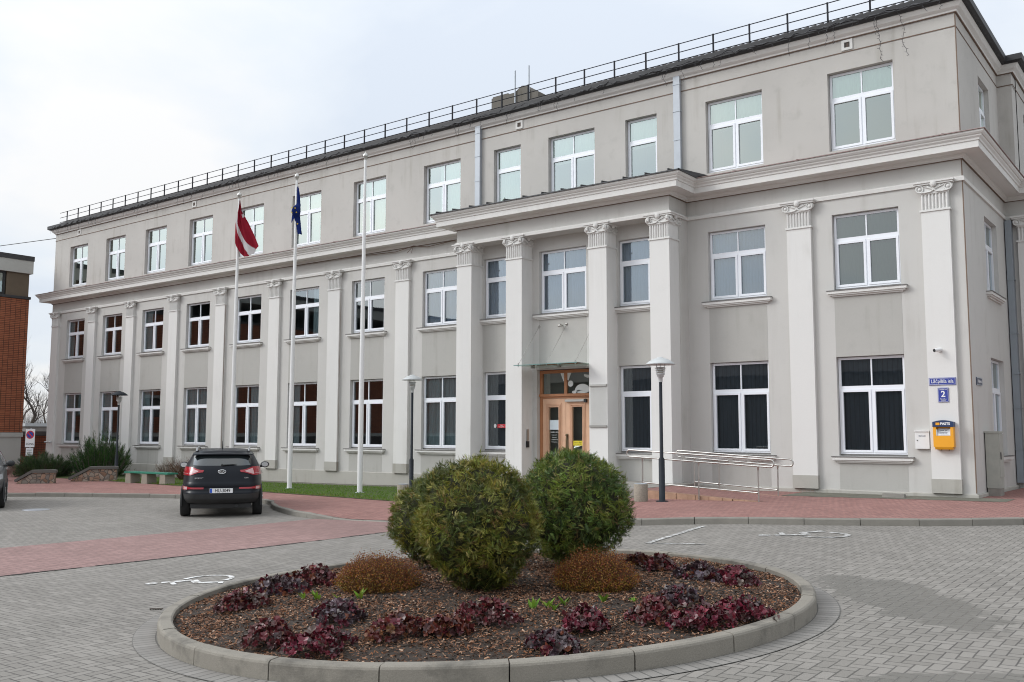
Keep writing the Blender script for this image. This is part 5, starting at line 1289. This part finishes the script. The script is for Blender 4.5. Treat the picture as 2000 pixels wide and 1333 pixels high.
mb = MB(); vs = [(BC[0], BC[1], zsoil(*BC))]; NR, NT = 34, 96
for i in range(1, NR+1):
    for k in range(NT): r = 3.45*i/NR; a = 2*pi*k/NT; x, y = BC[0]+r*cos(a), BC[1]+r*sin(a); vs.append((x, y, zsoil(x, y)))
fs = [(0, 1+k, 1+(k+1) % NT) for k in range(NT)]+[(1+(i-1)*NT+k, 1+i*NT+k, 1+i*NT+(k+1) % NT, 1+(i-1)*NT+(k+1) % NT) for i in range(1, NR) for k in range(NT)]
mb.add(vs, fs, 0, None, True); bb_(mb, 'soil', M_['soil'])
# soldier course of pavers round the kerb
mt, n, l, b = new_mat('ring_pavers'); M = lambda *a, **k: mnode(n, l, *a, **k); p = world_pos(n); sp_ = n.new('ShaderNodeSeparateXYZ'); l.new(p, sp_.inputs[0])
dx, dy = M('SUBTRACT', sp_.outputs[0], BC[0]), M('SUBTRACT', sp_.outputs[1], BC[1]); an = M('MULTIPLY', M('ADD', M('ARCTAN2', dy, dx), pi), 212/(2*pi)); f = M('FRACT', an)
rr = M('SQRT', M('ADD', M('MULTIPLY', dx, dx), M('MULTIPLY', dy, dy)))
ed = M('MINIMUM', M('MINIMUM', f, M('SUBTRACT', 1.0, f)), M('MULTIPLY', M('MINIMUM', M('ABSOLUTE', M('SUBTRACT', rr, BR+.225)), M('ABSOLUTE', M('SUBTRACT', rr, BR))), 9.0)); jn = M('SUBTRACT', 1.0, M('MULTIPLY_ADD', ed, 15.0, -.5, clamp=True))
wn2 = n.new('ShaderNodeTexWhiteNoise'); wn2.noise_dimensions = '1D'; l.new(M('FLOOR', an), wn2.inputs['W'])
c = mixc(n, l, wn2.outputs[0], (.195, .182, .166), (.255, .239, .220)); c = mixc(n, l, ramp_(n, l, noise_(n, l, 1.2, 5, .6, p), [(.45, 0), (.75, .3)]), c, (.18, .175, .155)); c = mixc(n, l, .22, c, noise_(n, l, 140, 3, .7, p), 'OVERLAY'); c = mixc(n, l, jn, c, (.12, .115, .105))
l.new(c, b.inputs['Base Color']); b.inputs['Roughness'].default_value = .85; bn = n.new('ShaderNodeBump'); bn.inputs['Strength'].default_value = .45; bn.inputs['Distance'].default_value = .012; bn.invert = True; l.new(jn, bn.inputs['Height']); l.new(bn.outputs[0], b.inputs['Normal'])
mb = MB(); vs = []; NT = 160
for k in range(NT):
    a = 2*pi*k/NT
    for r in (BR-.05, BR+.225): x, y = BC[0]+r*cos(a), BC[1]+r*sin(a); vs.append((x, y, zroad(x, y)+.006))
mb.add(vs, [(2*k, 2*k+1, 2*((k+1) % NT)+1, 2*((k+1) % NT)) for k in range(NT)], 0, None, True); tag(mb.build('paver_ring', mt), kind='structure')
# wood chips
random.seed(23); mb = MB()
CH = [(.050, .030, .020), (.095, .048, .030), (.17, .085, .050), (.26, .135, .080), (.36, .22, .14), (.20, .080, .034), (.46, .32, .23), (.03, .024, .02)]
CW = [4, 6, 6, 5, 3, 4, 1.2, 3]
for _ in range(85000):
    r = 3.41*sqrt(random.random()); a = random.uniform(0, 2*pi); x, y = BC[0]+r*cos(a), BC[1]+r*sin(a)
    if noise.noise((x*1.7, y*1.7, 5)) < -.12 and random.random() < .55: continue
    L = random.uniform(.007, .022); w = random.uniform(.003, .008); th = random.uniform(0, 2*pi); ti = random.gauss(0, .3); z = zsoil(x, y)+random.uniform(.0, .016)
    ux, uy, uz = cos(th)*cos(ti), sin(th)*cos(ti), sin(ti); rl = random.gauss(0, .5); vx, vy, vz = -sin(th)*cos(rl), cos(th)*cos(rl), sin(rl); h = .003
    P = [(x+sx*L*ux+sy*w*vx, y+sx*L*uy+sy*w*vy, z+sx*L*uz+sy*w*vz) for sx, sy in ((-1, -1), (1, -.7), (1, .8), (-1, 1))]
    mb.add(P, [(0, 1, 2, 3)], 0, random.choices(CH, CW)[0])
o = mb.build('wood_chips', tint_mat('chip_surface', .85, .2)); tag(o, 'brown wood chip mulch covering the flower bed', 'mulch', kind='stuff')

# ------------------------------------------------------------------ plants
M_['leaf'] = tint_mat('leaf_surface', .55, .3, .22); M_['leafshiny'] = tint_mat('glossy_leaf_surface', .36, .5, .12); M_['core'] = mat('inner_twigs', (.030, .030, .012), .95, var=.5, scale=14)
def jit(c, s=.25): k = random.uniform(1-s, 1+s); return tuple(max(0, v*k*random.uniform(.9, 1.1)) for v in c)
def spray(mb, p, d, up, L, w, col, n=4, tip=0.0):
    """flat fan of scale leaves: a spine with pairs of leaflets; tip = painted light and dark: dim base, bright tip, besides paler new growth"""
    d = d.normalized(); s = d.cross(up)
    if s.length < 1e-4: s = d.orthogonal()
    s.normalize(); q = s.cross(d)
    for i in range(n):
        t = .15+.8*i/n; c = p+d*(L*t)-q*(L*.22*t*t); k_ = 1-tip*.45+tip*1.1*t; cc = (col[0]*k_, col[1]*k_, col[2]*k_)  # bright tips over dark gaps are put into the leaf colour
        for sg in (-1, 1):
            l_ = w*(1.1-.75*t); dd = (d*.75+s*sg*.8).normalized(); e = c+dd*l_; k = d*(l_*-.20)
            mb.add([c-d*l_*.12, c+dd*l_*.5-k*.6, e, c+dd*l_*.5+k*.6], [(0, 1, 2, 3)], 0, cc)
    k_ = 1+tip*.6; mb.add([p-s*.006, p+d*L-q*(L*.22), p+s*.006], [(0, 1, 2)], 0, (col[0]*k_, col[1]*k_, col[2]*k_))
def thuja(x, y, rx, ry, h, base, cols, nsp, label, seed, lean=(0, 0)):
    random.seed(seed); z0 = zsoil(x, y)-.02; t = empty('thuja_bush', (x, y, z0)); tag(t, label, 'shrub', 'rounded thuja bushes in the flower bed')
    mb = MB(); core = MB()
    def R(th, ph): # th: azimuth, ph: polar from the top
        v = Vector((sin(ph)*cos(th), sin(ph)*sin(th), cos(ph)))
        lump = 1+.13*noise.noise(v*1.9+Vector((seed*3.1, 0, 0)))+.07*noise.noise(v*4.3+Vector((0, seed, 0)))
        taper = 1 if ph < pi*.55 else 1-.42*((ph-pi*.55)/(pi*.45))**1.3
        return v, lump, taper
    def pt(th, ph, k=1.0):
        v, lump, tp = R(th, ph); cz = h*.5
        lz = (cz+cz*v.z*(1.0 if v.z > 0 else 1.02))
        f = lz/h
        return Vector((v.x*rx*lump*tp*k+lean[0]*f, v.y*ry*lump*tp*k+lean[1]*f, cz+(cz*v.z*lump)*k+base*(1-f)))
    n, m_ = 24, 16; vs = [pt(2*pi*i/n, pi*j/m_, .86) for j in range(m_+1) for i in range(n)]
    core.add(vs, [(j*n+i, j*n+(i+1) % n, (j+1)*n+(i+1) % n, (j+1)*n+i) for j in range(m_) for i in range(n)], 0, None, True)
    for k in range(6): a = 2*pi*k/6; core.tube([(.04*cos(a), .04*sin(a), -.1), (.10*cos(a), .10*sin(a), h*.2), (.2*cos(a), .2*sin(a), h*.4)], [.035, .028, .015], 6)
    core.build('branches', M_['core'], t)
    for _ in range(nsp//5):
        th = random.uniform(0, 2*pi); ph = math.acos(random.uniform(-.97, 1)); k = random.choice((1.0, 1.0, 1.0, .975, .95, .92)); tp = pt(th, ph, k*random.uniform(.97, 1.02)); v = R(th, ph)[0]
        tg = Vector((random.gauss(0, 1), random.gauss(0, 1), random.gauss(0, .8))); tg = (tg-v*tg.dot(v)).normalized()
        td = (v*random.uniform(.25, .75)+tg*.65+Vector((0, 0, .22))).normalized(); fan = (v+Vector((random.gauss(0, .45), random.gauss(0, .45), random.gauss(0, .3)))).normalized()
        nz = noise.noise(tp*3.2+Vector((seed, 0, 0)))+.6*noise.noise(tp*9+Vector((0, seed, 0)))+random.gauss(0, .10); tc = cols[0] if nz > .18 else cols[1] if nz > -.12 else cols[2]
        r_ = random.random()
        if r_ < .035: tc = cols[3]
        elif r_ < .12: tc = cols[4]
        tc = jit(tc, .25)
        for _2 in range(5):
            p = tp+Vector((random.gauss(0, .022), random.gauss(0, .022), random.gauss(0, .022)))
            d = td+Vector((random.gauss(0, .30), random.gauss(0, .30), random.gauss(0, .25)))
            spray(mb, p, d, fan+Vector((random.gauss(0, .25), random.gauss(0, .25), random.gauss(0, .2))), random.uniform(.045, .095), random.uniform(.018, .034), jit(tc, .14), 4, .55)
    mb.build('foliage', M_['leaf'], t)
OL = [(.165, .162, .026), (.112, .122, .022), (.064, .080, .019), (.19, .12, .05), (.27, .24, .07)]
GR = [(.135, .170, .028), (.095, .135, .026), (.056, .090, .022), (.14, .11, .04), (.21, .215, .06)]
thuja(-6.50, -17.46, .655, .66, 1.37, .05, OL, 15500, 'large olive green thuja ball at the front of the flower bed', 1, (-.10, -.06))
thuja(-8.16, -16.28, .62, .62, 1.16, .05, OL, 10500, 'lower olive thuja ball half hidden at the left of the largest one', 2)
thuja(-6.49, -15.68, .670, .670, 1.42, .05, GR, 15000, 'dark green thuja ball at the right, in front of the entrance', 3)
def spirea(x, y, r, h, label, seed):
    random.seed(seed); z0 = zsoil(x, y)-.02; t = empty('spirea_shrub', (x, y, z0)); tag(t, label, 'shrub', 'low rust-coloured shrubs'); tw = MB(); lf_ = MB()
    TC = [(.20, .058, .020), (.25, .075, .018), (.29, .110, .016), (.25, .150, .018), (.13, .042, .022), (.15, .11, .02)]
    for _ in range(1900):
        a = random.uniform(0, 2*pi); q = sqrt(random.random()); e = Vector((r*q*cos(a)*1.08, r*q*sin(a), h*(1-.72*q**3)*random.uniform(.78, 1.10)*(1+.12*sin(3*a+seed)*q+.10*sin(5*a+2*seed)*q))); s = Vector((e.x*.72, e.y*.72, -.01)); mid2 = (s+e)/2+Vector((0, 0, .04))
        w = .0022; tw.add([s+Vector((-w, 0, 0)), s+Vector((w, 0, 0)), mid2+Vector((w, 0, 0)), mid2+Vector((-w, 0, 0)), e], [(0, 1, 2, 3), (3, 2, 4)], 0, jit((.13, .06, .035), .3))
        for _2 in range(9):
            k = random.uniform(.15, 1.03); p = s.lerp(e, k)+Vector((random.gauss(0, .012), random.gauss(0, .012), random.gauss(0, .01))); L = random.uniform(.009, .019); d = Vector((random.gauss(0, 1), random.gauss(0, 1), random.uniform(.2, 1.4))).normalized()*L; sd = d.orthogonal().normalized()*L*.35
            lf_.add([p, p+d*.5+sd, p+d, p+d*.5-sd], [(0, 1, 2, 3)], 0, jit(TC[int(random.random()**1.3*5) if k > .75 else random.choice((2, 3, 3, 5))], .3))
    tw.build('twigs', M_['leaf'], t); lf_.build('foliage', M_['leaf'], t)
spirea(-7.72, -17.80, .50, .40, 'rust brown dome-shaped shrub left of the large thuja', 31); spirea(-5.50, -16.78, .47, .40, 'rust brown dome-shaped shrub under the dark green thuja', 32)
HC = dict(b=[(.095, .016, .020), (.135, .020, .026), (.080, .030, .028), (.085, .055, .050), (.15, .055, .028)], m=[(.110, .012, .022), (.145, .017, .034), (.085, .018, .024), (.085, .050, .048), (.12, .085, .075)], d=[(.050, .030, .034), (.085, .050, .056), (.13, .10, .11), (.10, .012, .024), (.16, .045, .022)], o=[(.14, .040, .024), (.11, .022, .020), (.08, .035, .034), (.17, .075, .035), (.10, .014, .022)])
def heuchera(x, y, w, pal, label, seed, h=None, tall=False):
    w *= .97; random.seed(seed); z0 = zsoil(x, y); t = empty('heuchera_plant', (x, y, z0)); tag(t, label, 'plant', 'burgundy leafy plants in the flower bed'); mb = MB(); st = MB(); h = h or w*.72; C = HC[pal]
    for _ in range(int(120+w*300)):
        a = random.uniform(0, 2*pi); q = sqrt(random.random())**.9; n_ = Vector((cos(a)*q, sin(a)*q, .35+1.0*(1-q*q)))
        ir = 1+.28*sin(2*a+seed)+.18*sin(3*a+seed*2); p = Vector((w*1.15*q*ir*cos(a), w*1.15*q*ir*sin(a), .015+h*(1-q**2.2)*random.uniform(.55, 1.1)+random.uniform(0, .03))); nn = (n_.normalized()+Vector((random.gauss(0, .42), random.gauss(0, .42), random.gauss(0, .2)))).normalized()
        u = nn.orthogonal().normalized(); v = nn.cross(u); r = random.uniform(.018, .050)*(1.1-.25*q); ph = random.uniform(0, 6.28); K = 14; vs = [p+nn*(-.012)]; cup = random.uniform(-.25, .45)
        for i in range(K):
            g = 2*pi*i/K+ph; rr = r*(1+.20*cos(5*(g-ph)))*random.uniform(.9, 1.08)*(.55 if i == 0 else 1); vs.append(p+u*(rr*cos(g))+v*(rr*sin(g))+nn*(cup*rr*.5+.012*sin(3*g+ph)))
        c = random.choices(C, (4, 3, 3, 2, 1))[0]
        mb.add(vs, [(0, 1+i, 1+(i+1) % K) for i in range(K)], 0, jit(c, .35), False)
        if random.random() < .4: b0 = Vector((p.x*.2, p.y*.2, 0)); s = .003; st.add([b0+Vector((-s, 0, 0)), b0+Vector((s, 0, 0)), p+Vector((s, 0, -.01)), p+Vector((-s, 0, -.01))], [(0, 1, 2, 3)], 0, (.10, .02, .025))
    for _ in range(6 if not tall else 14):
        a = random.uniform(0, 2*pi); b0 = Vector((w*.4*cos(a), w*.4*sin(a), h*.5)); e = b0+Vector((random.gauss(0, .07), random.gauss(0, .07), random.uniform(.08, .18)*(1.5 if tall else 1))); s = .0022; st.add([b0+Vector((-s, 0, 0)), b0+Vector((s, 0, 0)), e], [(0, 1, 2)], 0, (.22, .15, .09))
    mb.build('leaves', M_['leafshiny'], t); st.build('stalks', M_['leaf'], t)
HP = [(-8.54,-19.02,.22,'b','small burgundy plant nearest the left kerb of the flower bed'),(-8.78,-18.33,.26,'d','dark purple-grey leafy plant behind the one at the left kerb'),(-8.85,-17.72,.27,'b','tall burgundy plant with dry stalks left of the rust brown dome shrub'),(-6.93,-19.12,.25,'d','dark burgundy plant in the middle of the left half, below the green shoots'),(-6.93,-19.93,.24,'b','grey and red plant near the front left of the flower bed'),(-6.28,-19.93,.26,'m','purple-red plant closest to the front kerb on the left'),(-5.98,-19.30,.23,'o','reddish brown straggly plant in front of the large thuja, left part'),(-5.64,-19.07,.18,'o','reddish brown low plant in front of the large thuja, right part'),(-5.52,-18.58,.25,'b','compact shiny burgundy plant just below the trunk of the large thuja'),(-4.49,-18.98,.20,'d','dark purple-grey plant closest to the front kerb at the centre'),(-4.67,-18.28,.22,'m','burgundy plant with one pink leaf and dry stalks, behind the darkest grey one'),(-4.29,-17.68,.23,'b','burgundy plant with large leaves at the left of the right-hand cluster'),(-4.40,-17.0,.19,'d','grey-purple plant at the back of the right-hand cluster'),(-3.87,-17.66,.23,'m','magenta plant at the front of the right-hand cluster'),(-3.68,-17.14,.24,'m','magenta and dark plant nearest the right kerb'),(-4.86,-15.57,.23,'d','dark leafy plant at the back right, with a small seed head'),(-4.45,-15.52,.23,'m','purple-red plant at the back right, closest to the kerb'),(-5.56,-15.20,.21,'b','red-brown plant at the far back right behind the other two'),(-6.05,-14.92,.15,'o','small orange-brown plant beside the foot of the dark green thuja'),(-8.55,-16.95,.22,'o','orange-red plant peeping out behind the left rust brown shrub')]
for i, (x, y, w, pal, lb_) in enumerate(HP): heuchera(x, y, w, pal, lb_, 100+i, tall=i in (2, 10))
def shoot(x, y, s, label, seed):
    random.seed(seed); mb = MB()
    for _ in range(random.choice((5, 6, 8))):
        a = random.uniform(0, 2*pi); d = Vector((cos(a)*.5, sin(a)*.5, 1)).normalized(); L = s*random.uniform(.7, 1.15); sd = Vector((-sin(a), cos(a), 0))*s*.17; p = Vector((random.gauss(0, .012), random.gauss(0, .012), 0)); mid3 = p+d*L*.55; e = p+d*L+Vector((cos(a), sin(a), 0))*L*.25
        mb.add([p-sd*.3, p+sd*.3, mid3+sd, e, mid3-sd], [(0, 1, 2, 3, 4)], 0, jit((.16, .27, .03), .3))
    o = mb.build('green_shoot', M_['leaf']); o.location = (x, y, zsoil(x, y)-.005); tag(o, label, 'plant', 'fresh green shoots in the flower bed')
SH = [(-8.20,-18.48,.10,'bright green shoot in front of the dark plants at the left'),(-7.94,-18.50,.12,'green shoot between the left plants and the rust brown shrub'),(-7.46,-18.34,.12,'yellow-green shoot below the left rust brown shrub'),(-7.66,-18.46,.07,'tiny green shoot below the left rust brown shrub'),(-5.45,-17.98,.11,'leftmost green shoot of the cluster right of the large thuja trunk'),(-5.36,-17.86,.10,'green shoot in the middle of the cluster right of the large thuja trunk'),(-5.19,-18.0,.10,'yellow-green shoot closest to the pink-leaved plant'),(-5.29,-17.66,.10,'dark green shoot at the back of the cluster right of the large thuja'),(-5.0,-17.4,.10,'bright green shoot in front of the right rust brown shrub'),(-4.80,-17.2,.06,'tiny green shoot beside the right rust brown shrub')]
for i, q in enumerate(SH): shoot(*q, 200+i)
# junipers and bare shrubs by the left part of the facade
def juniper(x, y, rx, ry, h, n_br, cols, label, seed, spread=.6):
    random.seed(seed); z0 = zpave(x, y)-.05; t = empty('juniper', (x, y, z0)); tag(t, label, 'shrub', 'junipers at the left end of the facade'); mb = MB(); br = MB()
    for _ in range(n_br):
        a = random.uniform(0, 2*pi); q0 = sqrt(random.random()); e = Vector((rx*cos(a)*q0*1.05, ry*sin(a)*q0*1.05, h*random.uniform(.5, 1.0)*(1-.45*q0*q0))); s = Vector((e.x*.55, e.y*.55, .05)); pts = [s, s.lerp(e, .5)+Vector((0, 0, -.06*h)), e]
        br.tube(pts, [.03, .02, .006], 4, cap=False)
        d = (e-s).normalized(); tone = jit(random.choice(cols), .3)
        for k in range(85):
            q = random.uniform(.0, 1.0); sp_w = .21*(1.02-q)+.014; p = s.lerp(e, q)+Vector((random.gauss(0, sp_w), random.gauss(0, sp_w), random.gauss(-.02, sp_w*.8)))
            spray(mb, p, d+Vector((random.gauss(0, .22), random.gauss(0, .22), random.gauss(.05, .2))), Vector((random.gauss(0, 1), random.gauss(0, 1), 1)), random.uniform(.12, .24), random.uniform(.035, .06), jit(tone, .25), 3)
    br.build('branches', M_['bark'], t); mb.build('foliage', M_['leaf'], t)
DG = [(.030, .082, .018), (.042, .10, .020), (.060, .118, .024), (.022, .060, .016)]
juniper(-41.6, -2.1, 1.65, 1.2, 2.3, 170, DG, 'big dark green juniper with jagged tips in front of the facade', 41); juniper(-43.9, -3.6, 1.95, 1.25, 1.2, 190, [(.060, .100, .038), (.045, .080, .030), (.085, .120, .05)], 'low grey-green juniper below the no parking sign', 42)
def twiggy(x, y, r, h, label, seed, col=(.14, .075, .05), n=420):
    random.seed(seed); mb = MB()
    for _ in range(n):
        a = random.uniform(0, 2*pi); q = sqrt(random.random()); p = Vector((r*.3*q*cos(a), r*.3*q*sin(a), 0)); e = Vector((r*q*cos(a), r*q*sin(a), h*random.uniform(.45, 1.0))); m3 = p.lerp(e, .5)+Vector((random.gauss(0, .05), random.gauss(0, .05), .05)); w = Vector((.005, .004, 0))
        c = jit(col, .35); mb.add([p-w, p+w, m3+w*.8, m3-w*.8, e], [(0, 1, 2, 3), (3, 2, 4)], 0, c)
        for _2 in range(3): b0 = m3.lerp(e, random.random()); f_ = b0+Vector((random.gauss(0, .09), random.gauss(0, .09), random.uniform(.02, .15))); mb.add([b0-w*.5, b0+w*.5, f_], [(0, 1, 2)], 0, c)
    o = mb.build('bare_shrub', M_['leaf']); o.location = (x, y, zpave(x, y)); tag(o, label, 'shrub', 'bare shrubs along the left part of the facade')
twiggy(-35.6, -1.5, 1.0, 1.05, 'bare brown shrub behind the green bench', 51); twiggy(-33.2, -1.7, 1.1, .85, 'bare reddish shrub between the bench and the dark blue car', 52, (.15, .07, .05), 600); twiggy(-41.2, -7.0, 1.0, .75, 'bare reddish shrub beside the car at the left edge', 53, (.13, .06, .05), 600)
twiggy(-37.5, -1.3, .6, .8, 'thin bare shrub between the lamp and the bench', 54, (.16, .11, .08), 160)
twiggy(-87.5, 16.2, 3.2, 5.2, 'brown bare thicket in the gap beyond the low brick wall', 55, (.13, .10, .08), 1500)
